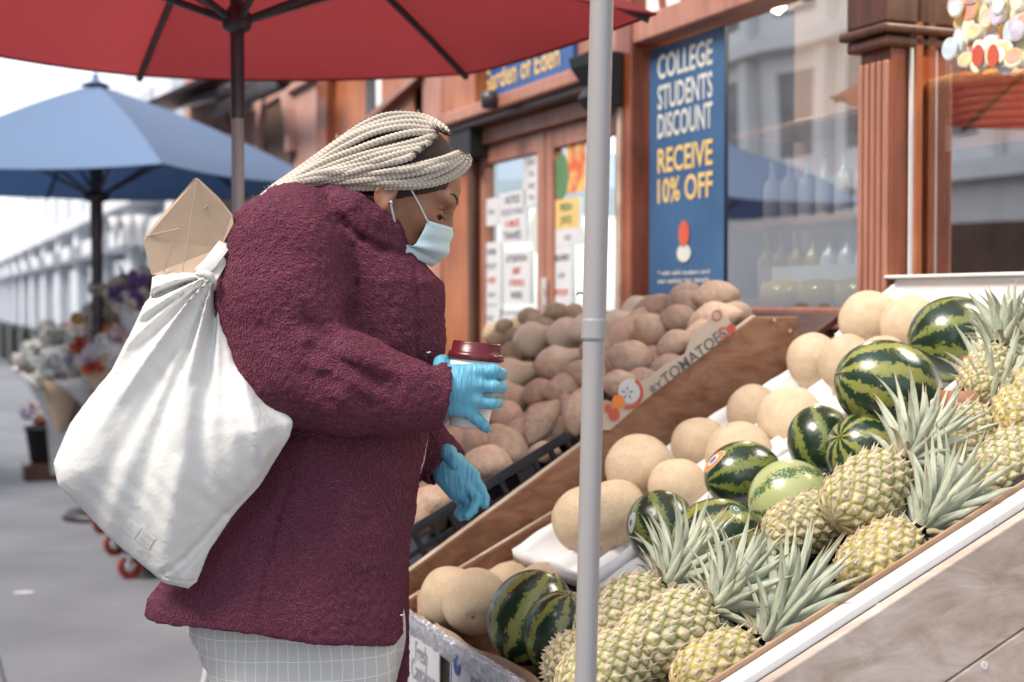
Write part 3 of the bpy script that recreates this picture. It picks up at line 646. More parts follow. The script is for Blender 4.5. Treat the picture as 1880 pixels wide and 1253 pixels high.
# ------------------------------------------------------------------ stands
stand = thing('fruit_stand', 'sloping wooden fruit stand with painted boards between the pavement and shop window', 'stand', S(1.6, 2.6, 0))
TA = .628
def slope_board(name, s0, th, p0, h0, p1, h1, drop, mat, flat=0, root=stand, edge=True):
    mb = MB(); pl = [S(p0, s0, h0), S(p1, s0, h1)]
    if flat: pl.append(S(p1+flat, s0, h1))
    pl += [S(p1+flat, s0, h1-drop if flat else h1-drop), S(p0, s0, h0-drop)]
    mb.prism([v for v in pl], DV*th); part(name, mb, mat, root, bevel=.003)
    if edge:
        mb = MB(); t = .004; d = Vector((0,0,t)); a = [S(p0, s0+.001, h0), S(p1, s0+.001, h1)]
        mb.prism([a[0]+d*.3, a[1]+d*.3, a[1]+d, a[0]+d], DV*(th-.002)); part('board_edge', mb, M['board_edge'], root)
slope_board('side_board', 3.0, .022, 1.0, .732, 1.925, 1.314, .30, M['board_wood'], .125)
slope_board('side_board', 2.955, .016, 1.0, .69, 1.40, .887, .16, M['board_wood'])
for x, y in ((1421,589),(1449,607)):   # screws
    c = at_s(x, y, 2.998); mb = MB(); mb.lathe([(.001,0),(.0055,0),(.005,.003),(.001,.0035)], 12, frame(NV, (0,0,1), c)); part('screw', mb, M['chrome'], stand)
# lower closing boards and legs
mb = MB(); mb.sbox(1.02, 1.04, 1.88, 2.99, .0, .63); part('front_board', mb, M['grey_wood'], stand, bevel=.003)
mb = MB(); mb.sbox(1.02, 1.04, 3.03, 5.0, .0, .60); part('front_board', mb, M['grey_wood'], stand, bevel=.003)
# near side panel: planks parallel to the slope
k2 = .453
for i in range(4):
    h0 = .681-i*.19; nb = MB(); a0, a1 = .98, 2.30
    f = lambda p, h0=h0: h0+k2*(p-1.0)
    nb.prism([S(a0,1.85,f(a0)), S(a1,1.85,f(a1)), S(a1,1.85,f(a1)-.187), S(a0,1.85,max(f(a0)-.187,.0))], -DV*.022)
    part('side_plank', nb, M['grey_wood'], stand, bevel=.003)
mb = MB(); f = lambda p: .69+k2*(p-1.0)
mb.prism([S(.98,1.855,f(.98)-.014), S(2.3,1.855,f(2.3)-.014), S(2.3,1.855,f(2.3)+.005), S(.98,1.855,f(.98)+.005)], DV*.034); part('white_edge', mb, M['white_plastic'], stand, bevel=.003)
mb = MB(); mb.prism([S(1.03,1.892,f(1.03)-.05), S(2.28,1.892,f(2.28)-.05), S(2.28,1.892,f(2.28)+.012), S(1.03,1.892,f(1.03)+.012)], DV*.006); one('cardboard_liner', mb, M['cardboard'], 'thin cardboard strip standing along the white edge beside the pineapples', 'cardboard')
c = at_s(1808, 1222, 1.826); mb = MB(); mb.lathe([(.001,0),(.007,0),(.0065,.003),(.002,.0035),(.001,.002)], 12, frame(-NV, (0,0,1), c)); part('screw', mb, M['white_plastic'], stand)
# shelves under the crates
UB = lambda p: .785+.55*(p-1.36)
def sl(name, s0, s1, p0, p1, fn, th, mat, root=stand):
    mb = MB(); mb.prism([S(p0,s0,fn(p0)), S(p1,s0,fn(p1)), S(p1,s0,fn(p1)-th), S(p0,s0,fn(p0)-th)], DV*(s1-s0)); return part(name, mb, mat, root, bevel=.002)
sl('shelf_board', 1.9, 2.94, 1.27, 2.3, lambda p: UB(p)-.045, .02, M['dark_wood'])
sl('shelf_board', 1.9, 2.94, 1.04, 1.265, lambda p: .62+.15*(p-1.04), .02, M['dark_wood'])
sl('shelf_board', 3.03, 4.7, 1.04, 2.2, lambda p: .58+TA*(p-1.02), .02, M['dark_wood'])
# black crates
def crate(lab, s0, s1, p0, p1, fn, hgt, grp='black plastic crates', low=None):
    """open crate on slope fn; walls of slats"""
    root = thing('plastic_crate', lab, 'crate', S((p0+p1)/2, (s0+s1)/2, fn(p0)), grp); bp = M['black_plastic']
    L_ = math.hypot(p1-p0, fn(p1)-fn(p0)); ang = math.atan2(fn(p1)-fn(p0), p1-p0)
    Mx = Matrix.Translation(S(p0, s0, fn(p0)))@RS@Matrix.Rotation(-ang, 4, 'Y'); Wd = s1-s0
    mb = MB(); mb.box((0,0,0),(L_,Wd,.006),Mx); part('base', mb, bp, root)
    th = .012
    mb = MB()
    lo_ = low or hgt
    for a, b in (((0,0,hgt-.014),(L_,th,hgt)), ((0,Wd-th,lo_-.014),(L_,Wd,lo_)), ((0,th,hgt-.014),(th,Wd-th,hgt)), ((L_-th,th,lo_-.014),(L_,Wd-th,lo_))): mb.box(a, b, Mx)
    for a, b in (((-.006,-.006,hgt-.02),(L_+.006,.0,hgt-.004)), ((-.006,0,hgt-.02),(-.0005,Wd,hgt-.004))): mb.box(a, b, Mx)
    part('rim', mb, bp, root, bevel=.002)
    for yy in (0, Wd-th):
        mb = MB(); mb.box((.01,yy+.002,.006),(L_-.01,yy+th-.002,.03),Mx); mb.box((.01,yy+.003,.05),(L_-.01,yy+th-.003,.062),Mx) if hgt > .09 else None; part('side_rail', mb, bp, root, bevel=.001)
        n = int(L_/.045)
        for k in range(n+1):
            x = k*(L_-.012)/n; w = .012 if k % 4 else .045
            if k % 4 == 0: x = min(x, L_-.045)
            mb = MB(); mb.box((x,yy,.006),(x+w,yy+th,(hgt if yy == 0 else lo_)-.0145),Mx); part('slat', mb, bp, root)
    for xx in (0, L_-th):
        mb = MB(); mb.box((xx+.002,.013,.006),(xx+th-.002,Wd-.013,.03),Mx); part('side_rail', mb, bp, root)
        n = int(Wd/.05)
        for k in range(1, n):
            y = k*Wd/n; w = .01 if k % 3 else .04; mb = MB(); mb.box((xx,y,.006),(xx+th,y+w,(hgt if xx == 0 else lo_)-.0145),Mx); part('slat', mb, bp, root)
    return root
PT = lambda p: .72+TA*(p-1.02)
crate('black slatted crate of sweet potatoes nearest the woman\'s hands', 3.03, 3.6, 1.0, 1.475, lambda p: .705+.52*(p-1.02), .115, low=.05)
crate('black slatted crate of sweet potatoes behind the grey pole', 3.035, 3.6, 1.52, 1.86, lambda p: PT(p)-.07, .06, low=.04)
crate('black slatted crate holding butternut squash further along', 3.62, 4.4, 1.0, 1.85, lambda p: PT(p)-.07, .04)
UB2 = lambda p: UB(p)-.043
crate('black crate under the cantaloupe trays', 2.36, 2.93, 1.285, 1.84, UB2, .075)
crate('black crate under the watermelons and pineapples', 1.9, 2.35, 1.285, 1.84, UB2, .075)
# white trays
def tray(lab, s0, s1, p0, p1, fn, hgt, cells, mat, lip=.016):
    root = thing('foam_tray', lab, 'tray', S(p0, (s0+s1)/2, fn(p0)), 'white trays under the melons')
    L_ = math.hypot(p1-p0, fn(p1)-fn(p0)); ang = math.atan2(fn(p1)-fn(p0), p1-p0)
    Mx = Matrix.Translation(S(p0, s0, fn(p0)))@RS@Matrix.Rotation(-ang, 4, 'Y'); Wd = s1-s0
    # height-field tray: rim high, cells low
    nx, ny = int(L_/.008), int(Wd/.008); mb = MB()
    for i in range(nx+1):
        for j in range(ny+1):
            x = L_*i/nx; y = Wd*j/ny; e = min(x, L_-x, y, Wd-y)
            cxn = abs(((x/L_*cells[0]) % 1)-.5)*2; cyn = abs(((y/Wd*cells[1]) % 1)-.5)*2
            dd = max(cxn, cyn); rid = max(0, min(1, (dd-.72)/.2)); z = hgt*.55*rid
            if e < .03: z = hgt*.5+hgt*.5*min(1, (.03-e)/.012)
            if e < lip*.45: z = hgt*(1-.35*(1-e/(lip*.45)))
            z += .0025*math.sin(x*60)*math.sin(y*47)
            mb.v.append(Mx@Vector((x, y, z)))
    for i in range(nx):
        for j in range(ny): o = i*(ny+1)+j; mb.f.append((o, o+ny+1, o+ny+2, o+1))
    o = part('tray_shell', mb, mat, root, True); m = o.modifiers.new('s', 'SOLIDIFY'); m.thickness = .004; m.offset = -1
    return root
UT = lambda p: UB(p)+.0
tray('white moulded tray under the lower rows of cantaloupes', 2.53, 2.925, 1.262, 1.85, UT, .072, (4,3), M['foam'])
tray('white moulded tray under the lower rows of watermelons', 2.17, 2.525, 1.268, 1.85, UT, .058, (4,2), M['foam'])
tray('white moulded tray under the upper cantaloupes', 2.53, 2.925, 1.862, 2.28, lambda p: UB(p)+.012, .052, (3,3), M['foam'])
tray('white moulded tray under the uppermost watermelons', 2.19, 2.525, 1.862, 2.28, lambda p: UB(p)+.006, .05, (2,2), M['foam'])
bx = thing('white_box', 'white plastic box rim rising behind the melons below the shop window', 'box', S(2.3, 2.2, 1.3))
mb = MB(); mb.hexa([S(2.27,1.95,1.25),S(2.285,1.95,1.25),S(2.285,2.90,1.25),S(2.27,2.90,1.25),S(2.285,1.95,1.408),S(2.30,1.95,1.408),S(2.30,2.93,1.408),S(2.285,2.93,1.408)]); part('back_wall', mb, M['white_plastic'], bx, bevel=.004)
mb = MB(); mb.sbox(2.262,2.312,1.95,2.94,1.409,1.417); part('rim', mb, M['white_plastic'], bx, bevel=.004)
mb = MB(); mb.prism([S(2.12,2.90,1.22), S(2.28,2.90,1.25), S(2.295,2.915,1.408), S(2.10,2.915,1.27)], DV*.008); part('side_wall', mb, M['white_plastic'], bx, bevel=.003)
mb = MB(); mb.prism([S(1.79,2.15,1.06), S(2.29,2.15,1.33), S(2.29,2.15,1.50), S(1.775,2.15,1.163)], DV*.02); one('tray_side', mb, M['white_plastic'], 'white upright tray side dividing watermelons from pineapples at the right', 'tray', bevel=.006)
mb = MB(); mb.prism([S(1.93,1.93,1.19), S(2.29,1.93,1.395), S(2.29,1.93,1.407), S(1.93,1.93,1.202)], DV*.21); one('white_shelf', mb, M['white_plastic'], 'white tray floor under the uppermost pineapples', 'tray', bevel=.004)
# cardboard trays of the lower tier
def wavy(p0, s0, p1, s1, h0, h1, hb, amp, n=26, th=.005):
    mb = MB(); r = random.Random(int(p0*100+s0*1000))
    ph = r.random()*6
    for i in range(n+1):
        t = i/n; p = p0+(p1-p0)*t; s = s0+(s1-s0)*t; w = amp*(math.sin(t*9+ph)+.5*math.sin(t*23+ph))
        nn = Vector((-(s1-s0), (p1-p0))).normalized(); h = h0+(h1-h0)*t+.5*amp*math.sin(t*13+ph*2)
        for q in (0, th):
            mb.v.append(S(p+nn.x*(w+q), s+nn.y*(w+q), hb)); mb.v.append(S(p+nn.x*(w*1.3+q), s+nn.y*(w*1.3+q), h))
    for i in range(n):
        o = i*4; mb.f += [(o,o+4,o+5,o+1),(o+2,o+3,o+7,o+6),(o+1,o+5,o+7,o+3)]
    mb.f += [(0,1,3,2),(n*4,n*4+2,n*4+3,n*4+1)]; return mb
cbx = thing('cardboard_tray', 'torn cardboard tray holding cantaloupes and watermelons at the stand\'s foot', 'cardboard tray', S(1.1, 2.6, .64))
part('front_wall', wavy(1.035,2.28,1.02,2.93,.672,.668,.63,.006), M['cardboard'], cbx, True)
part('end_wall', wavy(1.02,2.93,1.27,2.94,.715,.77,.63,.004), M['cardboard'], cbx, True)
part('end_wall', wavy(1.035,2.27,1.19,2.32,.725,.735,.63,.006), M['cardboard'], cbx, True)
part('corner_post', wavy(1.03,2.262,1.055,2.20,.735,.73,.63,.006,8), M['cardboard'], cbx, True)
part('front_wall', wavy(1.045,1.95,1.04,2.25,.69,.70,.63,.006), M['cardboard'], cbx, True)
# signs at the stand's foot and the crumpled plastic edge
def foot_sign(px0, px1, ytop, lab, lines, acc):
    p = .995; a, b = at_p(px0, ytop[0], p), at_p(px1, ytop[1], p); s1, s0 = psh(a)[1], psh(b)[1]; ht = (a.z+b.z)/2
    t = thing('price_sign', lab, 'sign', S(p, (s0+s1)/2, ht-.30)); mb = MB(); mb.sbox(p, p+.003, s0, s1, ht-.30, ht); part('card', mb, M['paper'], t, bevel=.001)
    mb = MB(); mb.sbox(p-.0012, p-.0003, s0+.008, s1-.008, ht-.022, ht-.017); mb.sbox(p-.0012,p-.0003, s1-.011, s1-.008, ht-.29, ht-.0225); part('border', mb, M['ink_blue' if acc else 'ink_soft'], t)
    for tx, dh_, fs, off in lines:
        me = text_mesh(tx, fs, M['ink_soft'], .0003, 0, 'LEFT'); xs = [v.co.x for v in me.vertices]
        k = .62
        for v in me.vertices: v.co.x *= k
        put('print', me, frame(-DV, (0,0,1), S(p-.0015, s1-off, ht-dh_)), t)
    return t
t = foot_sign(746, 806, (1140,1172), 'white card sign reading Fresh Cantaloupe at the stand\'s foot', [('Fresh',.055,.058,.06),('Cantaloupe',.098,.062,.035)], False)
t = foot_sign(826, 935, (1170,1235), 'blue bordered white card sign reading Baby beside the Fresh Cantaloupe sign', [('Baby',.062,.07,.115)], True)
c = at_p(838, 1222, .992); mb = MB(); mb.prism([c+(-DV)*.018*math.cos(a*math.pi/8)+Vector((0,0,.02*math.sin(a*math.pi/8))) for a in range(16)], NV*.001); part('printed_bird', mb, M['ink_blue'], t)
fl = MB(); r2 = random.Random(5); n = 90; m = 14
for i in range(n+1):
    s = 2.0+1.02*i/n
    for j in range(m):
        a = 2*math.pi*j/m; rad = .012+.007*mnoise.noise(Vector((i*.5,j*.9,0)))+.004*r2.random()
        fl.v.append(S(1.0+.7*rad*math.cos(a)*1.1, s, .668+.5*rad*math.sin(a)-.02*max(0,-math.sin(a))*2))
for i in range(n):
    for j in range(m): o = i*m+j; fl.f.append((o, i*m+(j+1)%m, (i+1)*m+(j+1)%m, o+m))
for i in range(40):
    pass
M['crinkle'] = pm('crinkled_plastic', (.75,.76,.80), (.55,.57,.62), 40, .16, .9, 70, .01, metal=.55)
one('plastic_wrap', fl, M['crinkle'], 'crumpled clear plastic wrap along the stand\'s front edge above the signs', 'plastic wrap', smooth=False)
fb = MB(); nn_ = 60
for i in range(nn_+1):
    s = 2.0+1.02*i/nn_
    for j in range(10): fb.v.append(S(.985+.0035*mnoise.noise(Vector((i*.25,j*.5,3))), s, .66-.035*j))
for i in range(nn_):
    for j in range(9): o = i*10+j; fb.f.append((o,o+1,o+11,o+10))
one('plastic_sheet', fb, M['film'], 'clear plastic sheet hanging over the paper signs', 'plastic sheet', smooth=True)
# tomato box card on the side board
tbx = thing('tomato_box', 'cut cream cardboard strip printed with tomatoes lettering on the side board', 'cardboard box', at_s(1220, 690, 2.99))
tb = [(1106,790),(1106,760),(1126,738),(1180,700),(1222,670),(1258,650),(1268,620),(1322,566),(1338,588),(1352,607),(1316,634),(1250,684),(1180,738),(1120,790)]
mb = MB(); mb.prism([at_s(x, y, 2.996) for x, y in tb], DV*.003)
M['cream_card'] = pm('cream_card', (.56,.47,.38), (.50,.41,.33), 7, .65)
part('card', mb, M['cream_card'], tbx)
up_t = (at_s(1300,620,2.993)-at_s(1180,715,2.993)).normalized(); nt_ = Vector((0,0,1))-up_t*up_t.z
for body, x, y, fs in (('TOMATOES',1275,655,.040),('RY',1206,712,.030)):
    me = text_mesh(body, fs, M['ink'], .0002); put('print', me, frame(up_t, nt_, at_s(x, y, 2.994)), tbx)
def ringp(x, y, r0, r1, mt, q=2.994, a0=0, a1=2*math.pi):
    c = at_s(x, y, q); mb = MB()
    for i in range(20):
        aa, ab = a0+(a1-a0)*i/20, a0+(a1-a0)*(i+1)/20; e = lambda R, a: c+NV*R*math.cos(a)+Vector((0,0,R*math.sin(a)))
        mb.add([e(r0,aa), e(r1,aa), e(r1,ab), e(r0,ab)], [(0,1,2,3)])
    part('printed_tomato', mb, mt, tbx)
rr_ = math.radians
ringp(1155,722,.030,.038,M['ink_red'],2.9935,rr_(-110),rr_(60)); ringp(1156,718,.0,.03,M['paper'],2.9945)
for k in range(5):
    c = at_s(1152, 722, 2.993); a = rr_(90+72*k); v = NV*math.cos(a)+Vector((0,0,math.sin(a))); w = NV*-math.sin(a)+Vector((0,0,math.cos(a)))
    mb = MB(); mb.add([c+v*.004, c+v*.011+w*.002, c+v*.018, c+v*.011-w*.002], [(0,1,2,3)]); part('printed_seed', mb, M['ink'], tbx)
for x, y, r in ((1135,738,.017),(1128,762,.014),(1116,750,.01)): ringp(x, y, 0, r, M['orange_print'] if r > .015 else M['ink_red'], 2.9925)
ringp(1316,580,.010,.014,M['ink_red'],2.9925); ringp(1330,612,.011,.015,M['ink_red'],2.9925); ringp(1343,604,.0,.012,M['ink_red'],2.993)
# ------------------------------------------------------------------ fruit
rf = random.Random(11)
def sphere_mesh(name, fn, mat, nu=48, nv=28):
    vs = []; fs = []
    for i in range(nv+1):
        th = math.pi*i/nv
        for j in range(nu):
            ph = 2*math.pi*j/nu; d = Vector((math.cos(th), math.sin(th)*math.cos(ph), math.sin(th)*math.sin(ph))); vs.append(fn(d))
    for i in range(nv):
        for j in range(nu): a = i*nu+j; b = i*nu+(j+1) % nu; fs.append((a, b, b+nu, a+nu))
    return mesh_of(name, vs, fs, mat, True)
# cantaloupe: netted skin
m, nt, b = newmat('cantaloupe_skin'); M['cant'] = m
co = coords(nt); oi = N(nt, 'ObjectInfo')
nz = N(nt, 'TexNoise'); nz.inputs['Scale'].default_value = 2.2; L(nt, co, nz.inputs['Vector'])
vo = N(nt, 'TexVoronoi', feature='DISTANCE_TO_EDGE'); vo.inputs['Scale'].default_value = 22; 
nw = N(nt, 'TexNoise'); nw.inputs['Scale'].default_value = 9; L(nt, co, nw.inputs['Vector'])
mxv = N(nt, 'MixRGB'); mxv.inputs[0].default_value = .12; L(nt, co, mxv.inputs[1]); L(nt, nw.outputs['Color'], mxv.inputs[2]); L(nt, mxv.outputs[0], vo.inputs['Vector'])
base = ramp(nt, nz.outputs['Fac'], [(.3, (.76,.60,.42)), (.7, (.86,.71,.53))])
net = ramp(nt, vo.outputs['Distance'], [(.0, (1.0,1.0,1.0)), (.16, (.70,.61,.48))])
mu = N(nt, 'MixRGB', blend_type='MULTIPLY'); mu.inputs[0].default_value = .6; L(nt, base, mu.inputs[1]); L(nt, net, mu.inputs[2])
hv = N(nt, 'HueSaturation'); mr = N(nt, 'MapRange'); mr.inputs[3].default_value = .86; mr.inputs[4].default_value = 1.08; L(nt, oi.outputs['Random'], mr.inputs[0]); L(nt, mr.outputs[0], hv.inputs['Value']); L(nt, mu.outputs[0], hv.inputs['Color'])
L(nt, hv.outputs[0], b.inputs['Base Color']); b.inputs['Roughness'].default_value = .62
nvb = ramp(nt, vo.outputs['Distance'], [(0,(1,1,1)),(.12,(0,0,0))]); bumpn(nt, nvb, .55, .06, b)
cants = []
for q in range(3):
    cants.append(sphere_mesh('cantaloupe', lambda d, q=q: d*(1+.05*mnoise.noise(d*1.1+Vector((q*7,0,0)))-.05*math.exp(-((1-d.x)/.012))-.02*math.exp(-((1+d.x)/.02)))*1.0, M['cant'], 56, 32))
stem = sphere_mesh('stem_scar', lambda d: Vector((.93+.03*d.x, .085*d.y, .085*d.z)), pm('stem_scar', (.22,.13,.07), (.3,.2,.12), 20, .8), 12, 8)
NC = [0]
def cantaloupe(px, py, r, s, lab, rot=None, group=None, kz=1.0):
    c = at_s(px, py, s); t = (c-CAMP).dot(ray(940,626.5)); R = r*t/FPX
    o = link('cantaloupe', cants[NC[0] % 3]); NC[0] += 1
    o.location = c; o.rotation_euler = rot or (rf.uniform(0,6), rf.uniform(-1.2,1.2), rf.uniform(0,6)); o.scale = (R*rf.uniform(.96,1.03), R, R*kz)
    tag(o, lab, 'cantaloupe', group); s_ = link('stem_scar', stem, o); return o
G1 = 'cantaloupes on the white trays'
for a in [(1075,955,62,2.81,'cantaloupe partly behind the grey pole at the low end of the white tray'),
 (1128,945,64,2.70,'big cantaloupe just right of the grey pole in the lowest tray row'),
 (1173,860,64,2.80,'large cantaloupe left in the second row, near the wooden board'),
 (1245,898,57,2.66,'cantaloupe in the second row touching the dark stickered watermelon'),
 (1283,818,52,2.85,'cantaloupe left in the third row beside the wooden board'),
 (1357,834,62,2.70,'cantaloupe with heavy netting above the stickered dark watermelon'),
 (1385,757,51,2.85,'cantaloupe left in the fourth row by the wooden board'),
 (1453,774,63,2.70,'large cantaloupe at the top of the lower tray, above the watermelons'),
 (1495,662,51,2.85,'leftmost cantaloupe of the upper white tray'),
 (1556,667,53,2.72,'second cantaloupe from the left in the upper white tray'),
 (1622,668,53,2.62,'cantaloupe of the upper tray tucked behind the biggest watermelon'),
 (1596,590,56,2.82,'topmost cantaloupe beside the fluted pilaster'),
 (1672,598,56,2.67,'topmost cantaloupe touching the uppermost watermelon')]:
    cantaloupe(*a, group=G1)
G2 = 'cantaloupes in the cardboard tray'
for a in [(826,1098,58,2.86,'leftmost cantaloupe in the cardboard tray beside the coat'),
 (872,1104,62,2.74,'cantaloupe with two dark spots and a clear sticker in the cardboard tray'),
 (936,1080,48,2.86,'rear cantaloupe in the cardboard tray behind the spotted one'),
 (1000,1092,61,2.72,'cantaloupe behind the watermelons in the cardboard tray')]:
    cantaloupe(*a, group=G2)
# watermelons
def melon_mat(name, dark, light, thr, nfreq, distort=.9, fine=0, rough=.27):
    m, nt, b = newmat(name); co = coords(nt); sx = N(nt, 'SeparateXYZ'); L(nt, co, sx.inputs[0])
    at = N(nt, 'Math', operation='ARCTAN2'); L(nt, sx.outputs[1], at.inputs[0]); L(nt, sx.outputs[2], at.inputs[1])
    n = N(nt, 'TexNoise'); n.inputs['Scale'].default_value = 2.1; n.inputs['Detail'].default_value = 9; n.inputs['Roughness'].default_value = .68
    oi = N(nt, 'ObjectInfo'); va = N(nt, 'VectorMath', operation='ADD'); L(nt, co, va.inputs[0]); L(nt, oi.outputs['Random'], va.inputs[1]); L(nt, va.outputs[0], n.inputs['Vector'])
    f = N(nt, 'Math', operation='MULTIPLY'); f.inputs[1].default_value = nfreq; L(nt, at.outputs[0], f.inputs[0])
    g = N(nt, 'Math', operation='MULTIPLY_ADD'); g.inputs[1].default_value = distort*nfreq*1.5; L(nt, n.outputs['Fac'], g.inputs[0]); L(nt, f.outputs[0], g.inputs[2])
    s = N(nt, 'Math', operation='SINE'); L(nt, g.outputs[0], s.inputs[0])
    n3 = N(nt, 'TexNoise'); n3.inputs['Scale'].default_value = 14; n3.inputs['Detail'].default_value = 6; L(nt, va.outputs[0], n3.inputs['Vector'])
    a2 = N(nt, 'Math', operation='MULTIPLY_ADD'); a2.inputs[1].default_value = 3.4; L(nt, n3.outputs['Fac'], a2.inputs[0]); L(nt, s.outputs[0], a2.inputs[2])
    mr = N(nt, 'MapRange'); mr.inputs[1].default_value = -1.5+1.7; mr.inputs[2].default_value = 1.5+1.7; L(nt, a2.outputs[0], mr.inputs[0])
    c = ramp(nt, mr.outputs[0], [(thr-.06, dark), (thr+.02, tuple((dark[i]*.4+light[i]*.6) for i in range(3))), (thr+.16, light)])
    L(nt, c, b.inputs['Base Color']); b.inputs['Roughness'].default_value = rough; b.inputs['Coat Weight'].default_value = .25; b.inputs['Coat Roughness'].default_value = .12
    bumpn(nt, n3.outputs['Fac'], .06, .02, b); return m
M['wm'] = melon_mat('watermelon_rind', (.010,.028,.012), (.17,.20,.045), .63, 8, .6)
M['wm2'] = melon_mat('watermelon_rind_striped', (.012,.035,.016), (.24,.25,.06), .54, 9, .5)
M['wm3'] = melon_mat('watermelon_rind_pale', (.06,.12,.04), (.37,.41,.18), .26, 6, .5, rough=.3)
wm_me = {k: sphere_mesh('watermelon', lambda d: d*(1-.03*math.exp(-((1-d.x)/.02))), M[k], 64, 36) for k in ('wm','wm2','wm3')}
wstem = sphere_mesh('stem', lambda d: Vector((.99+.03*d.x, .035*d.y, .035*d.z)), pm('melon_stem', (.25,.16,.07), (.3,.2,.12), 20, .8), 10, 6)
def watermelon(px, py, r, s, lab, k='wm', ax=(1,0,0), el=1.1, group='mini watermelons', sticker=None):
    c = at_s(px, py, s); t = (c-CAMP).dot(ray(940,626.5)); R = r*t/FPX
    o = link('watermelon', wm_me[k]); a = Vector(ax).normalized(); q = a.to_track_quat('X', 'Z'); o.rotation_mode = 'QUATERNION'; o.rotation_quaternion = q
    o.location = c; o.scale = (R*el, R, R); tag(o, lab, 'watermelon', group); link('stem', wstem, o)
    if sticker:
        sx, sy, w, h, mt, tilt = sticker
        # oval sticker wrapped on the rind
        d = ray(sx, sy).normalized(); L_ = c-CAMP; tt = L_.dot(d); n2 = max(0, R*R-(L_-d*tt).length_squared); P = CAMP+d*(tt-math.sqrt(n2))
        nn = (P-c).normalized(); u = nn.cross(Vector((0,0,1))).normalized(); v = nn.cross(u)
        u, v = u*math.cos(tilt)+v*math.sin(tilt), -u*math.sin(tilt)+v*math.cos(tilt)
        def onrind(dv, lift):
            dl = q.inverted()@dv; return c+dv*(1/math.sqrt((dl.x/(R*el))**2+(dl.y/R)**2+(dl.z/R)**2)+lift)
        for kk, (scl, mat) in enumerate(((1,M['paper']),(.93,mt),(.5,M['paper']),(.3,M['ink_blue']))):
            mb = MB(); ring = [[onrind((nn+ (u*w*math.cos(a_*math.pi/12)*rr+v*h*math.sin(a_*math.pi/12)*rr)*scl/R).normalized(), .0005*kk+.0012) for a_ in range(24)] for rr in (.5,1)]
            mb.v = [onrind(nn, .0005*kk+.0012)]+ring[0]+ring[1]
            for a_ in range(24):
                b_ = (a_+1) % 24; mb.f += [(0,1+a_,1+b_),(1+a_,25+a_,25+b_,1+b_)]
            me = mesh_of('sticker', mb.v, mb.f, mat, True); so = link('sticker', me)
            so.parent = o; so.matrix_parent_inverse = (Matrix.Translation(o.location)@q.to_matrix().to_4x4()@Matrix.Diagonal((*o.scale,1))).inverted()
    return o
OR = M['orange_print']
watermelon(1216,970,66,2.50,'dark watermelon standing leftmost in the white tray with a sticker on its left edge','wm',(-.3,.5,.9),1.08,sticker=(1160,960,.012,.022,M['cream_print'],0))
watermelon(1312,990,74,2.34,'mottled green watermelon behind the lower pineapple crowns with a small green sticker','wm2',(1,.2,.3),1.14,sticker=(1349,938,.011,.011,M['ink_green'],.3))
watermelon(1364,872,62,2.47,'dark watermelon with a shiny oval sticker at its upper left','wm',(1,.3,.15),1.18,sticker=(1316,848,.014,.028,OR,-.5))
watermelon(1450,918,74,2.32,'pale green watermelon with thin dark veins','wm3',(1,.1,.25),1.04)
watermelon(1508,812,62,2.43,'dark watermelon partly hidden left of the striped one','wm',(-.2,.5,.9),1.12)
watermelon(1593,832,74,2.30,'striped yellow green watermelon below the biggest one','wm2',(-.75,-.45,.4),1.08)
watermelon(1630,710,85,2.30,'biggest watermelon with an orange oval sticker at its lower right','wm2',(-.95,-.1,.25),1.17,sticker=(1706,748,.013,.022,OR,.4))
watermelon(1752,624,80,2.42,'uppermost dark shiny watermelon under the white box rim','wm',(1,.1,.1),1.06,sticker=(1772,668,.02,.02,M['ink_red'],0))
watermelon(975,1134,80,2.52,'watermelon with a tan scar in the cardboard tray','wm2',(.5,.2,.9),1.12,'mini watermelons'and 1.12)
watermelon(1034,1164,76,2.42,'watermelon with vertical stripes just left of the grey pole in the cardboard tray','wm2',(.15,-.2,.95),1.05)
# potatoes and squash
def tuber(name, mat, elong, bend, seed, taper=.35, lumps=.12):
    r = Vector((seed*3.1, seed*1.7, 0))
    def fn(d):
        x = d.x*elong; w = (1-taper*abs(d.x)**2.2*(1 if d.x > 0 else .7)); k = 1+lumps*mnoise.noise(d*1.6+r)+.03*mnoise.noise(d*6+r)
        return Vector((x*(1+.5*lumps*mnoise.noise(r+Vector((d.x,0,0)))), d.y*w*k, d.z*w*k+bend*(d.x*d.x-.3)))
    return sphere_mesh(name, fn, mat, 28, 20)
M['swpot'] = pm('sweet_potato_skin', (.88,.66,.49), (.70,.46,.33), 2.2, .55, .5, 9, .05, objvar=.18, detail=9, lo=.3, hi=.72)
M['russet'] = pm('potato_skin', (.74,.58,.38), (.58,.43,.27), 3, .7, .5, 14, .05, objvar=.12, detail=9)
M['squash'] = pm('squash_skin', (.88,.78,.60), (.85,.70,.50), 1.2, .38, .1, 6, .02, objvar=.05)
sp_me = [tuber('sweet_potato', M['swpot'], e, b_, i, t) for i, (e, b_, t) in enumerate([(1.6,.12,.45),(1.35,-.1,.35),(1.8,.25,.5),(1.45,.05,.6),(1.7,-.15,.45)])]
ru_me = [tuber('potato', M['russet'], e, 0, 20+i, .2) for i, e in enumerate([1.25,1.4,1.15])]
def sqf(d):
    x = d.x; w = 1.0-.42*max(0, min(1, (x+.1)/.5))**1.0+(.0); w = w*(1 if x < .75 else 1); return Vector((x*1.65-.1, d.y*w, d.z*w+.10*max(0,x)))
sq_me = sphere_mesh('butternut_squash', sqf, M['squash'], 36, 24)
sqs = sphere_mesh('stem', lambda d: Vector((1.6+.12*d.x, .16*d.y, .16*d.z+.08)), pm('squash_stem', (.35,.24,.12), (.25,.16,.08), 9, .8), 10, 6)
def pile_t(px, py, c=.15, k=TA):
    r = ray(px, py); return (CAMH-c)/(k*r.dot(NV)-r.z)
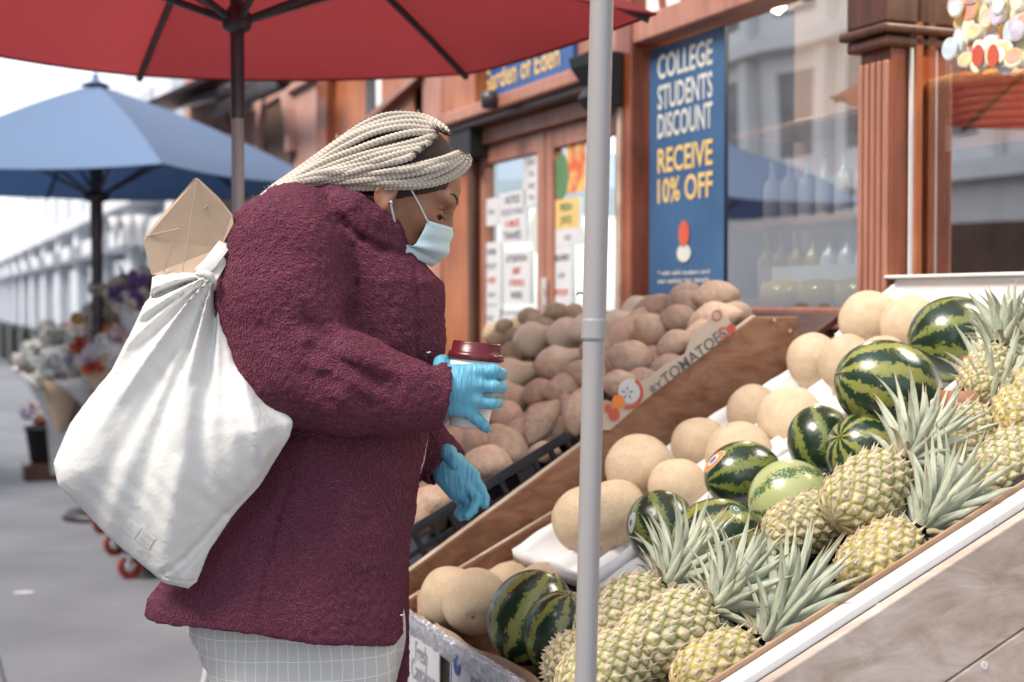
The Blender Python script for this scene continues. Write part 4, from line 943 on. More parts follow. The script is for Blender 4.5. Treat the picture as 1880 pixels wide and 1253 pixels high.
def lay(name, me, px, py, rpx, ang, lab, cat, group, yaw=None, c=.15, sc=(1,1,1)):
    t = pile_t(px, py, c); P = CAMP+ray(px, py)*t; o = link(name, me); R = rpx*t/FPX
    if P.dot(DV) < 3.06+R: P = at_s(px, py, 3.06+R); R = rpx*(P-CAMP).dot(ray(940,626.5))/FPX
    a = math.radians(ang); y = rf.uniform(-.5,.5) if yaw is None else yaw
    v = Vector((math.cos(a)*math.cos(y), math.sin(y), math.sin(a)*math.cos(y)))
    o.rotation_mode = 'QUATERNION'; o.rotation_quaternion = v.to_track_quat('X','Z')@Euler((rf.uniform(0,6),0,0)).to_quaternion()
    o.location = P; o.scale = (R*sc[0],R*sc[1],R*sc[2]); tag(o, lab, cat, group); return o
SPG = 'sweet potatoes in the pile'
sp = [(1315,545,30,5,'large tan sweet potato on top of the pile beside the window, its topmost'),(1254,548,27,40,'brown sweet potato left of the topmost one'),
(1311,585,29,15,'sweet potato directly under the topmost one, above the cardboard strip'),(1247,585,27,0,'round ended sweet potato second row from the top'),(1201,567,27,20,'shiny wrinkled sweet potato high in the pile beside the pale squash'),
(1240,632,25,25,'pointed golden sweet potato above the word tomatoes'),(1197,607,31,-30,'brown sweet potato with a dark hollow at its end'),(1144,616,30,40,'sweet potato just right of the pole\'s collar height'),
(1160,659,34,-12,'biggest dark sweet potato with many eyes, right of the pole'),(1014,680,24,-15,'sweet potato left of the pole below the squash'),(1036,712,27,25,'sweet potato half behind the pole above the black crate'),
(990,722,26,20,'sweet potato with a knobbly eye left of the pole'),(994,775,28,55,'bent sweet potato resting on the black crate rim'),(930,762,28,-20,'sweet potato behind the cup\'s right side'),
(934,820,32,-45,'large sweet potato at the crate rim below the cup'),(900,850,31,-15,'pale sweet potato right of the hanging glove'),(878,815,26,-40,'sweet potato under the bottom of the cup'),
(1061,755,27,80,'sweet potato right behind the pole above the crate rim'),(1140,706,28,-5,'orange tan sweet potato above the printed tomato'),(1226,672,22,15,'small orange sweet potato peeping over the cardboard strip'),
(958,790,24,30,'sweet potato between the cup and the bent one'),(905,760,25,0,'sweet potato right of the gloved little finger'),(795,922,34,15,'big sweet potato between the coat and the hanging hand'),
(760,960,30,0,'lowest sweet potato beside the coat'),(1110,760,26,0,'sweet potato behind the red printed tomatoes'),(1165,600,25,60,'upright sweet potato in the middle of the heap'),
(945,735,24,10,'small sweet potato right of the gloved ring finger'),(1085,690,28,-20,'sweet potato hidden half by the pole'),(1100,640,27,10,'sweet potato at the pole\'s right edge under the squash'),
(1290,610,24,20,'sweet potato pressed against the cut top of the cardboard strip'),(1000,830,20,0,'small sweet potato in the corner of the black crate'),(840,880,30,-30,'sweet potato hidden behind the hanging glove'),
(1275,560,26,-20,'sweet potato filling the gap below the topmost two'),(1180,700,26,0,'sweet potato low behind the cardboard strip'),(1350,575,22,0,'small dark sweet potato at the board\'s top corner'),(848,792,28,20,'sweet potato just under the cup between the two gloved hands'),(858,762,26,-30,'sweet potato behind the bottom of the cup'),(835,815,27,0,'sweet potato above the hanging sleeve cuff'),(870,780,24,50,'sweet potato behind the tip of the gloved little finger')]
for i, (x, y, r, a, lb) in enumerate(sp): lay('sweet_potato', sp_me[i % 5], x, y, r, a, lb, 'sweet potato', SPG)
for i in range(46):   # the layer under them
    x = 780+i*11.5+rf.uniform(-12,12); y = 990-(x-760)*.70-rf.uniform(0,60)-8
    if x > 1290: x -= 300; y += 195
    lay('sweet_potato', sp_me[i % 5], x, y, 27, rf.uniform(-60,60), 'sweet potato half buried in the heap under the others', 'sweet potato', 'sweet potatoes buried in the heap', c=.09)
BQ = 'butternut squash in the heap'
for i, (x, y, r, a, yw, lb) in enumerate([(986,621,34,20,-.9,'pale butternut squash leftmost in the heap behind the cup'),(1046,617,36,10,-1.2,'butternut squash with a dark blossom scar, left of the pole'),
 (948,690,38,20,-.7,'butternut squash right behind the gloved fingers'),(1032,660,29,12,-.2,'long pale squash under the two upper ones'),(1142,590,26,20,.1,'long pale squash right of the pole'),
 (1178,562,24,25,.2,'pale squash neck at the back under the window pillar'),(1090,600,30,15,.3,'pale squash hidden by the pole'),(925,720,30,0,.2,'squash low behind the gloved hand')]):
    o = lay('butternut_squash', sq_me, x, y, r, a, lb, 'butternut squash', BQ, yw, .13); link('stem', sqs, o)
for i, (x, y, r, lb) in enumerate([(973,583,19,'brown potato left at the top of the back heap'),(1022,574,18,'round brown potato below the door notices, topmost of the back heap'),(1056,574,17,'brown potato touching the pole at the back'),
 (949,620,19,'brown potato in the back row left of the squash'),(945,645,19,'dusty brown potato above the cup lid\'s right end'),(912,628,17,'brown potato just above the cup lid'),(985,592,17,'brown potato under the back two'),(930,655,18,'brown potato between cup lid and squash'),(1000,600,17,'brown potato squeezed behind the squash'),(925,600,15,'small brown potato furthest left in the back heap')]):
    lay('potato', ru_me[i % 3], x, y, r, rf.uniform(-30,30), lb, 'potato', 'brown potatoes at the back', c=.12)
for i in range(40):
    x = 900+i*5+rf.uniform(-5,5); y = 600+rf.uniform(0,130); 
    if x < 905+ (y-600)*.0: continue
    lay('potato', ru_me[i % 3], x, y, 20, rf.uniform(-30,30), 'brown potato buried under the squash and sweet potatoes', 'potato', 'buried brown potatoes', c=.04)
# ------------------------------------------------------------------ pineapples
m, nt, b = newmat('pineapple_skin'); M['pine'] = m
at_ = N(nt, 'Attribute'); at_.attribute_name = 'cell'; sx = N(nt, 'SeparateColor'); L(nt, at_.outputs['Color'], sx.inputs[0])
nz = N(nt, 'TexNoise'); nz.inputs['Scale'].default_value = 90; nz.inputs['Detail'].default_value = 6; L(nt, coords(nt), nz.inputs['Vector'])
eyec = ramp(nt, sx.outputs[0], [(.0,(.06,.085,.012)),(.08,(.20,.23,.06)),(.2,(.40,.36,.19)),(.6,(.58,.52,.38)),(1.,(.30,.21,.15))])
yel = ramp(nt, sx.outputs[0], [(.0,(.16,.18,.02)),(.07,(.42,.36,.07)),(.2,(.47,.37,.15)),(.6,(.60,.50,.32)),(1.,(.40,.23,.11))])
mx = N(nt, 'MixRGB'); L(nt, sx.outputs[2], mx.inputs[0]); L(nt, eyec, mx.inputs[1]); L(nt, yel, mx.inputs[2])
mu = N(nt, 'MixRGB', blend_type='MULTIPLY'); mu.inputs[0].default_value = .8; L(nt, mx.outputs[0], mu.inputs[1])
vr = ramp(nt, nz.outputs['Fac'], [(.32,(.45,.42,.40)),(.58,(1.2,1.2,1.2))]); L(nt, vr, mu.inputs[2])
mu2 = N(nt, 'MixRGB', blend_type='MULTIPLY'); mu2.inputs[0].default_value = 1; L(nt, mu.outputs[0], mu2.inputs[1])
cr = ramp(nt, sx.outputs[1], [(0,(.78,.76,.74)),(1,(1.12,1.1,1.1))]); L(nt, cr, mu2.inputs[2])
L(nt, mu2.outputs[0], b.inputs['Base Color']); b.inputs['Roughness'].default_value = .5; bumpn(nt, nz.outputs['Fac'], .6, .003, b)
M['bract'] = pm('bract', (.62,.50,.36), (.42,.32,.2), 40, .6)
M['leaf'] = pm('pineapple_leaf', (.34,.39,.28), (.56,.58,.46), 9, .48, .25, 60, .001, scale=(1,4,1), objvar=.14, detail=8, lo=.3, hi=.7)
_nt = M['leaf'].node_tree; _b = _nt.nodes['Principled BSDF']; _src = _b.inputs['Base Color'].links[0].from_socket
_tc = N(_nt, 'TexCoord'); _sx = N(_nt, 'SeparateXYZ'); L(_nt, _tc.outputs['Object'], _sx.inputs[0]); _mr = N(_nt, 'MapRange'); _mr.inputs[1].default_value = .72; _mr.inputs[2].default_value = 1.0; L(_nt, _sx.outputs[0], _mr.inputs[0])
_mx = N(_nt, 'MixRGB'); L(_nt, _mr.outputs[0], _mx.inputs[0]); L(_nt, _src, _mx.inputs[1]); _mx.inputs[2].default_value = (.42,.31,.16,1); L(_nt, _mx.outputs[0], _b.inputs['Base Color'])
M['leaf_dry'] = pm('pineapple_leaf_dry', (.40,.38,.26), (.52,.42,.28), 14, .6, .3, 60, .001, objvar=.15)
def pine_body(seed, Lb=.175, R=.060, yellow=.3, nu=150, nv=84, sp_=.0215):
    r = np.random.default_rng(seed)
    prof = lambda t: R*np.clip(1-np.abs(2*t-1)**3.0, 0, 1)**.42*(1-.10*(t-.42)**2)
    eyes = []; n_e = int(Lb*2*math.pi*R/(sp_**2*.92)); ga = math.pi*(3-math.sqrt(5))
    for i in range(n_e): eyes.append(((i+.5)/n_e, (i*ga+r.normal(0,.02)) % (2*math.pi)))
    E = np.array(eyes); ep = np.stack([E[:,0]*Lb, R*.95*np.ones(len(E))], 1)
    t = np.linspace(0, 1, nv+1); th = np.linspace(0, 2*math.pi, nu, endpoint=False); T, TH = np.meshgrid(t, th, indexing='ij')
    T = .5-.5*np.cos(np.pi*(T*.96+.02))*1.0; T = (T-T.min())/(T.max()-T.min())
    T = T*.5+.5*np.meshgrid(t, th, indexing='ij')[0]
    rad = prof(T); X = T*Lb
    f = X.ravel(); g = TH.ravel()
    dx = (f[:,None]-E[None,:,0]*Lb)*1.1; dth = np.angle(np.exp(1j*(g[:,None]-E[None,:,1])))*R*.92
    D = np.sqrt(dx**2+dth**2); idx = np.argpartition(D, 2, axis=1)[:, :2]
    d0 = np.take_along_axis(D, idx, 1); o = np.argsort(d0, 1); d0 = np.take_along_axis(d0, o, 1); idx = np.take_along_axis(idx, o, 1)
    edge = np.clip((d0[:,1]-d0[:,0])/(sp_*.75), 0, 1)
    sm = edge**.6
    h = -.0035+.0062*sm+.0016*np.exp(-(d0[:,0]/.0022)**2)-.0013*np.exp(-((d0[:,0]-.0048)/.0018)**2)
    h *= np.clip(rad.ravel()/R*1.6, .15, 1)
    rr_ = rad.ravel()+h; P = np.stack([f-Lb/2, rr_*np.cos(g), rr_*np.sin(g)], 1)
    F = []
    i, j = np.meshgrid(np.arange(nv), np.arange(nu), indexing='ij'); i = i.ravel(); j = j.ravel(); j2 = (j+1) % nu
    F = np.stack([i*nu+j, i*nu+j2, (i+1)*nu+j2, (i+1)*nu+j], 1)
    me = np_mesh('pineapple_body', P, F, M['pine'])
    cr_ = r.random(len(E))[idx[:,0]]; ye = np.clip(yellow-.12+.6*(.4-T.ravel())+.25*(cr_-.5), 0, 1)
    cen = np.clip(1-d0[:,0]/.0035, 0, 1)
    col = np.stack([np.clip(edge*.75+cen*.4, 0, 1), cr_, ye, np.ones(len(f))], 1)
    a = me.color_attributes.new('cell', 'FLOAT_COLOR', 'POINT'); a.data.foreach_set('color', col.astype(np.float32).ravel())
    # bracts: a pale spike at each eye, joined in one mesh
    mb = MB()
    for (te, an) in eyes:
        rd = float(prof(np.array([te]))[0])+.0022
        if rd < R*.5: continue
        c = Vector((te*Lb-Lb/2-.003, rd*math.cos(an), rd*math.sin(an))); n = Vector((0, math.cos(an), math.sin(an))); w = Vector((1,0,0)).cross(n)
        l = r.uniform(.009,.018); tip = c+Vector((1,0,0))*l+n*r.uniform(.002,.009)+w*r.uniform(-.003,.003)
        mb.add([c+w*.0032, c-w*.0032, tip, c+n*.0018+Vector((.002,0,0))], [(0,3,2),(3,1,2),(0,1,3),(0,2,1)])
    return me, mesh_of('bracts', mb.v, mb.f, M['bract'])
def leaf_mesh(seed, Ln, wd, curl, mat):
    r = random.Random(seed); vs = []; fs = []; n = 11
    for i in range(n+1):
        t = i/n; w = wd*(1-t)**.75*(.75+.9*t*(1-t)*1.6) if t < 1 else .0002; w = max(w, .0003)
        x = Ln*t*math.cos(curl*t*.7); z = Ln*(curl*t*t*.42); tw = .15*math.sin(t*3+seed)
        for k, (yy, zz) in enumerate(((-1,.30),(-.55,.06),(0,-.0),(.55,.06),(1,.30))):
            vs.append(Vector((x, yy*w+tw*w*.3, z-zz*w*-1.0)))
        for k, (yy, zz) in enumerate(((1,.30),(.5,-.10),(0,-.18),(-.5,-.10),(-1,.30))):
            vs.append(Vector((x, yy*w*.98+tw*w*.3, z+zz*w-.0012*(1-t))))
    for i in range(n):
        for k in range(10): a = i*10+k; b_ = i*10+(k+1) % 10; fs.append((a, b_, b_+10, a+10))
    return mesh_of('leaf', vs, fs, mat, True)
leafs = [leaf_mesh(i, 1.0, .125+.02*(i % 3), (-.9,-.35,-.6,.25,-1.3)[i % 5], M['leaf'] if i != 4 else M['leaf_dry']) for i in range(5)]
# local leaf: along +x, curls towards -z (outwards)
BOD = [pine_body(1, .178, .062, .12), pine_body(2, .168, .060, .25), pine_body(3, .165, .060, .75)]
def pineapple(px, py, s, axis, lab, body=0, scale=1.0, crown=.13, nl=84, roll=0, bend=(0,0,0), seed=0):
    c = at_s(px, py, s); r = random.Random(seed*13+1); root = thing('pineapple', lab, 'pineapple', c, 'pineapples on the stand')
    ax = Vector(axis).normalized(); q = ax.to_track_quat('X', 'Z'); Mq = q.to_matrix().to_4x4()@Matrix.Rotation(roll, 4, 'X')@Matrix.Diagonal((scale,scale,scale,1))
    me, br = BOD[body]; o = link('fruit_body', me, root, mw=Mq); o2 = link('bracts', br, o); Lb = .178*scale
    base = ax*(Lb*.475); ga = math.pi*(3-math.sqrt(5)); bd = Vector(bend)
    u = ax.orthogonal().normalized(); v = ax.cross(u)
    for i in range(nl):
        t = i/(nl-1)            # 0 outer/lowest .. 1 inner
        an = i*ga+roll; tilt = math.radians(66*(1-t)**.8+4+r.uniform(-8,8)); ln = crown*1.22*(.33+1.15*t**.75 if t < .55 else 1.06-.25*(t-.55))*r.uniform(.85,1.15)
        rad = (u*math.cos(an)+v*math.sin(an))
        a2 = (ax+bd*t*.6).normalized()
        d = (a2*math.cos(tilt)+rad*math.sin(tilt)).normalized(); up = (a2*math.sin(tilt)-rad*math.cos(tilt))
        # leaf x=d, curls -z => -z outward = +rad/down, so z = up
        y = up.cross(d).normalized(); z = d.cross(y)
        R_ = Matrix(((d.x,y.x,z.x,0),(d.y,y.y,z.y,0),(d.z,y.z,z.z,0),(0,0,0,1)))
        pos = base+a2*(.002+.055*t*crown/.13)+rad*(.022*(1-t)+.002)
        w = (.115 if t < .8 else .09)/ln*.14*r.uniform(.85,1.1)
        k = 0 if t > .75 else r.choice((0,1,2,2,1))
        if t < .12 and r.random() < .6: k = 4
        if t > .8: k = r.choice((1,3,1))
        link('leaf', leafs[k], root, mw=Matrix.Translation(pos)@R_@Matrix.Diagonal((ln, ln*w/.12 if False else .074*(.75+.5*(1-abs(2*t-1))), ln, 1)))
    return root
UPV = NV*.88+Vector((0,0,.47))
pineapple(1145,1135,2.20,NV*.9+DV*.15+Vector((0,0,.42)),'greenish grey pineapple lowest left on the stand, its crown over the mottled watermelon',0,1.05,.125,roll=.3,seed=1,bend=(0,0,.45))
pineapple(1222,1170,2.08,NV*.95+DV*.0+Vector((0,0,.40)),'grey green pineapple in the middle of the lower group',0,1.08,.12,roll=1.4,seed=2,bend=(0,0,.5))
pineapple(1318,1232,1.99,NV*.97+DV*.05+Vector((0,0,.36)),'golden yellow pineapple at the bottom edge with a tall upright crown',2,1.0,.15,roll=2.2,seed=3,bend=(0,0,1.1))
pineapple(1060,1222,2.22,NV*.2+DV*.7+Vector((0,0,-.3)),'pineapple half behind the grey pole in the corner of the cardboard tray',0,.95,.05,nl=16,roll=.9,seed=4)
pineapple(1110,1235,2.05,NV*.9+DV*.1+Vector((0,0,.35)),'pineapple under the lower group at the bottom of the photo beside the pole',1,1.0,.06,nl=20,roll=.1,seed=11)
pineapple(1592,905,2.06,UPV+DV*.12,'large ripe pineapple in the upper crate with its crown pointing to the upper right',1,1.08,.125,roll=.6,seed=5,bend=(0,0,.05))
pineapple(1618,1030,1.97,UPV+DV*.02,'golden green pineapple lying along the cardboard edge below the large ripe one',2,1.02,.135,roll=2.9,seed=6,bend=(0,0,.22))
pineapple(1475,965,2.14,UPV*.6-DV*.3,'dry brown based pineapple mostly hidden under the large ripe one',1,.9,.05,nl=14,roll=1.9,seed=7)
pineapple(1812,690,2.10,UPV*.8+DV*.3+Vector((0,0,.35)),'brownish pineapple standing in a clay coloured cup beside the white tray side',1,.80,.085,roll=4.0,seed=8,bend=(0,0,.6))
pineapple(1885,745,2.02,UPV*.8+DV*.25+Vector((0,0,.3)),'pineapple cut by the right edge of the photo, uppermost in the crate',2,.95,.12,roll=3.0,seed=9,bend=(0,0,.4))
pineapple(1770,800,2.06,UPV+DV*.2+Vector((0,0,.1)),'pineapple mostly buried under the long crown leaves below the clay cup',1,.85,.13,roll=2.0,seed=12,bend=(0,0,.1))
pineapple(1905,650,2.10,UPV*.8+Vector((0,0,.2)),'uppermost right pineapple under the white box, cut by the photo edge',1,.85,.12,roll=1.0,seed=13,bend=(0,0,.3))
pineapple(1850,858,1.98,UPV+DV*.1,'pineapple behind the leafy crowns at the right edge of the photo',0,1.0,.12,roll=5.0,seed=10)
c = at_s(1775,735,2.12); cu = MB(); cu.lathe([(.001,-.03),(.045,-.03),(.055,.02),(.050,.02)], 20, Matrix.Translation(c)); one('clay_cup', cu, pm('clay', (.33,.15,.09), (.28,.12,.07), 8, .6), 'low terracotta coloured cup holding the brownish pineapple', 'cup', smooth=True)
tg = at_s(1718, 888, 1.99); mb = MB(); mb.prism([tg+Vector(v) for v in ((0,0,0),(.028,0,.006),(.03,0,.03),(-.002,0,.022))], (.0,.0015,.0)); one('fruit_tag', mb, M['orange_print'], 'small orange paper tag stuck in the pineapple crown at the right', 'tag')
mb = MB(); c = at_s(1515, 1135, 1.93); ang = math.atan(.5)
mb.box((-.04,-.06,-.02),(.03,.03,.0), Matrix.Translation(c)@RS@Matrix.Rotation(-ang,4,'Y')); mb.box((-.04,-.06,-.0),(.03,-.052,.02), Matrix.Translation(c)@RS@Matrix.Rotation(-ang,4,'Y')); one('crate_corner', mb, M['black_plastic'], 'black plastic crate corner under the pineapples at the white edge', 'crate', bevel=.003)
crate('black crate holding the lower pineapples', 1.9, 2.25, 1.05, 1.27, lambda p: .63+.15*(p-1.04), .06)
# ------------------------------------------------------------------ flower stall
ff = random.Random(23)
petal_cols = {'white':(.82,.82,.78),'pink':(.74,.50,.55),'orange':(.80,.28,.05),'purple':(.26,.15,.40),'yellow':(.80,.50,.04),'cream':(.82,.77,.68),'red':(.60,.10,.05),'lilac':(.64,.58,.72)}
pmts = {k: pm('petals_'+k, c, tuple(q*.7 for q in c), 30, .7) for k, c in petal_cols.items()}
M['stemg'] = pm('stem_green', (.08,.16,.05), (.12,.22,.08), 9, .6)
bl = {}
for k in pmts:
    mb = MB(); r = random.Random(hash(k) % 97)
    for i in range(22):
        d = Vector((r.gauss(0,1), r.gauss(0,1), r.gauss(0,1))).normalized(); u = d.orthogonal().normalized(); w = d.cross(u)
        mb.add([d*.2+u*.35, d*.2-u*.35, d*1.0-u*.25, d*1.05+u*.25, d*.9+w*.35], [(0,1,2,3),(0,3,4),(1,4,2)])
    bl[k] = mesh_of('bloom', mb.v, mb.f, pmts[k])
def bouquet(c, rad, cols, lab, n=16, wrap=True, leafy=True):
    t = thing('bouquet', lab, 'bouquet', c, 'bouquets on the flower stall')
    if wrap:
        mb = MB(); mb.lathe([(.03,-rad*1.9),(rad*.75,-rad*.4),(rad*1.05,rad*.1),(rad*1.0,rad*.1),(rad*.6,-rad*.3)], 12, Matrix.Translation(c)@Euler((ff.uniform(-.3,.3),ff.uniform(-.3,.3),0)).to_matrix().to_4x4()); part('paper_wrap', mb, M['paper'] if ff.random() < .6 else M['kraft'], t, True)
    for i in range(int(n*1.7)):
        v = Vector((ff.gauss(0,.45), ff.gauss(0,.45), abs(ff.gauss(.1,.25))))*rad; s = rad*ff.uniform(.22,.34)
        o = link('bloom', bl[cols[i % len(cols)]], t, v); o.scale = (s,s,s); o.rotation_euler = (ff.uniform(0,6),)*3
    if leafy:
        mb = MB()
        for i in range(9):
            d = Vector((ff.gauss(0,1), ff.gauss(0,1), abs(ff.gauss(0,.6)))).normalized(); w = d.orthogonal()*rad*.09; p0 = c+d*rad*.3; p1 = c+d*rad*ff.uniform(.9,1.25)
            mb.add([p0-w, p0+w, p1], [(0,1,2)]); 
        part('foliage', mb, M['stemg'], t)
    return t
def bucket(c, r, h, mat, lab):
    t = thing('flower_bucket', lab, 'bucket', c, 'flower buckets'); mb = MB(); mb.lathe([(.001,.0),(r*.75,0),(r,h),(r*1.05,h),(r*1.05,h-.02),(r*.95,h-.02),(r*.7,.02),(.001,.02)], 20, Matrix.Translation(c)); part('pail', mb, mat, t, True)
st = thing('flower_rack', 'stepped grey rack of cut flowers under the blue umbrella', 'rack', S(1.5, 10.5, 0))
for k in range(4):
    mb = MB(); mb.sbox(1.0+k*.32, 1.31+k*.32, 8.6, 12.6, .52+k*.22, .55+k*.22); part('step', mb, M['steel_dark'], st)
for sx_ in (8.65, 10.6, 12.5):
    mb = MB(); mb.sbox(1.0,1.04,sx_,sx_+.04,0,.52); part('leg', mb, M['white_wall'], st); mb = MB(); mb.sbox(2.2,2.24,sx_,sx_+.04,0,1.2); part('leg', mb, M['white_wall'], st)
bqs = [((250,545),9.0,.17,['cream','purple','pink'],'cream and dark purple bouquet at the top of the flower rack'),((262,570),8.8,.14,['purple','cream'],'dark purple bouquet beside the tote bag'),
((198,588),9.4,.15,['orange','yellow','orange'],'bright orange bouquet in the middle of the rack'),((238,585),9.2,.13,['white'],'white bouquet right of the orange one'),
((215,615),9.2,.17,['orange','lilac','white'],'mixed lilac and orange bouquet below the orange one'),((142,620),10.2,.14,['purple','red'],'blue purple bouquet at the rear left of the rack'),
((165,612),10.0,.13,['cream','pink'],'pinkish cream bouquet behind the umbrella pole'),((130,655),9.8,.22,['white','cream'],'large white bouquet at the left of the rack'),
((95,680),10.0,.18,['white','cream','lilac'],'leftmost white bouquet spilling over the pavement side'),((160,680),9.4,.18,['pink','lilac'],'pink bouquet low behind the umbrella pole'),
((225,640),8.9,.18,['white','pink','orange'],'white and pink bouquet low beside the tote bag'),((205,670),8.9,.17,['lilac','white','red'],'pale lilac bouquet low on the rack'),((120,700),9.6,.15,['white'],'small white bouquet hanging lowest on the rack')]
for (pp, z, r, cols, lb) in bqs: bouquet(Q(pp[0], pp[1], z), r*1.22, cols+['white'], lb, 34)
for (x, z, hh, lb) in ((118,10.2,.42,'tall white bucket, left one under the flower rack'),(150,9.8,.45,'tall white bucket, right one under the flower rack'),(205,9.2,.4,'white bucket next to the tote bag under the rack')):
    c = Q(x, 720, z); c.z = .12; bucket(c, .13, hh, M['white_plastic'], lb)
c = Q(85, 860, 10.9); c.z = .13; bucket(c, .155, .27, M['dark'], 'black bucket of pink flowers standing apart on a low crate')
c2 = c.copy(); c2.z = .44; bouquet(c2, .17, ['pink','lilac','red','white'], 'pink and red flowers in the black bucket', 20, False)
mb = MB(); mb.box((-.17,-.17,0),(.17,.17,.125), Matrix.Translation(Vector((c.x,c.y,0)))@RS); one('low_crate', mb, M['dark_wood'], 'low dark crate under the black flower bucket', 'crate', bevel=.01)
# cart with red wheels
ct = thing('flower_cart', 'low metal cart with red rubber wheels half hidden by the tote bag', 'cart', S(.55, 7.2, 0))
for i, (x, y, z) in enumerate(((240,1052,6.95),(212,1020,7.6),(190,990,8.3),(330,1045,7.1))):
    c = Q(x, y, z); c.z = .062
    w = MB(); n_ = 24; T = Matrix.Translation(c)@Euler((math.pi/2, 0, ST*1.2+.1)).to_matrix().to_4x4()
    w.lathe([(.045,-.018),(.062,-.016),(.066,0),(.062,.016),(.045,.018),(.045,-.018)], n_, T); o = part('wheel', w, M['red_rubber'], ct, True)
    w = MB(); w.lathe([(.001,-.014),(.044,-.012),(.044,.012),(.001,.014)], n_, T); part('rim', w, M['chrome'], ct, True)
    w = MB(); w.tube([c+Vector((0,-.03,0)), c+Vector((.0,-.035,.10)), c+Vector((.02,0,.12))], .012, 8); w.box((-.04,-.04,.11),(.05,.04,.125), Matrix.Translation(Vector((c.x,c.y,0)))); part('fork', w, M['chrome'], ct)
mb = MB(); mb.box((-.15,-.1,.13),(.45,.95,.16), Matrix.Translation(Q(285,1040,7.0).xy.to_3d())@RS); part('deck', mb, M['steel_dark'], ct, bevel=.01)
mb = MB(); mb.box((-.1,-.05,.165),(.42,.9,.42), Matrix.Translation(Q(285,1040,7.0).xy.to_3d())@RS); part('box', mb, M['dark_wood'], ct, bevel=.01)
mb = MB(); a = Q(376,1253,4.2); b_ = Q(392,1180,4.2); mb.tube([Vector((a.x-.03,a.y,.0)), a, b_, b_+(b_-a)*2.2], .012, 8); one('folding_leg', mb, M['paper'], 'thin white metal leg of a folding stand left of the trousers', 'stand', smooth=True)
mb = MB(); c = Q(45,1117,6.6); c.z = .002; mb.prism([c+Vector((.05*math.cos(a*math.pi/5), .03*math.sin(a*math.pi/5), 0)) for a in range(10)], (0,0,.003)); one('litter', mb, M['paper'], 'small pale scrap of litter on the pavement', 'litter')
# ------------------------------------------------------------------ the woman
ZC = 2.50
root_c = Q(560, 1253, ZC); pr = Vector((root_c.x, root_c.y, 0))
person = thing('person', 'woman with blonde braids, plum fleece coat and face mask, holding a cup in gloved hands', 'person', pr)
def h_of(py, z=ZC): return Q(940, py, z).z
def x_of(px, z=ZC): return Q(px, 600, z).x
def q3(px, py, z): v = Q(px, py, z); return (v.x, v.y, v.z)
YC = Q(600, 600, ZC).y
# fleece
m, nt, b = newmat('plum_fleece'); M['fleece'] = m
co = coords(nt)
nw = N(nt, 'TexNoise'); nw.inputs['Scale'].default_value = 60; nw.inputs['Detail'].default_value = 3; L(nt, co, nw.inputs['Vector'])
mv = N(nt, 'MixRGB'); mv.inputs[0].default_value = .035; L(nt, co, mv.inputs[1]); L(nt, nw.outputs['Color'], mv.inputs[2])
vo = N(nt, 'TexVoronoi', feature='DISTANCE_TO_EDGE'); vo.inputs['Scale'].default_value = 125; L(nt, mv.outputs[0], vo.inputs['Vector'])
n2 = N(nt, 'TexNoise'); n2.inputs['Scale'].default_value = 330; n2.inputs['Detail'].default_value = 4; L(nt, co, n2.inputs['Vector'])
n3 = N(nt, 'TexNoise'); n3.inputs['Scale'].default_value = 7; n3.inputs['Detail'].default_value = 4; L(nt, co, n3.inputs['Vector'])
vr = N(nt, 'MapRange'); vr.inputs[2].default_value = .30; L(nt, vo.outputs['Distance'], vr.inputs[0])
hh = N(nt, 'Math', operation='MULTIPLY_ADD'); hh.inputs[1].default_value = .55; L(nt, n2.outputs['Fac'], hh.inputs[0]); L(nt, vr.outputs[0], hh.inputs[2])
L(nt, ramp(nt, n3.outputs['Fac'], [(.3,(.135,.024,.046)),(.7,(.185,.034,.066))]), b.inputs['Base Color'])
b.inputs['Roughness'].default_value = .95; b.inputs['Specular IOR Level'].default_value = .1; b.inputs['Sheen Weight'].default_value = .35; b.inputs['Sheen Roughness'].default_value = .5; b.inputs['Sheen Tint'].default_value = (.75,.35,.5,1)
bumpn(nt, hh.outputs[0], 1.0, .009, b)
tab = [(346,600,640,.03),(358,575,672,.07),(372,535,700,.12),(392,496,715,.15),(415,466,730,.155),(440,445,748,.155),(480,432,776,.15),(520,425,813,.15),(560,425,818,.15),(640,432,814,.15),(700,440,800,.15),
       (790,455,785,.155),(880,440,771,.17),(960,398,758,.19),(1030,335,748,.205),(1090,288,742,.22),(1130,284,738,.225),(1200,290,740,.225)]
tz = np.array([h_of(t[0]) for t in tab])[::-1]; tl = np.array([x_of(t[1]) for t in tab])[::-1]; trr = np.array([x_of(t[2]) for t in tab])[::-1]; td = np.array([t[3] for t in tab])[::-1]
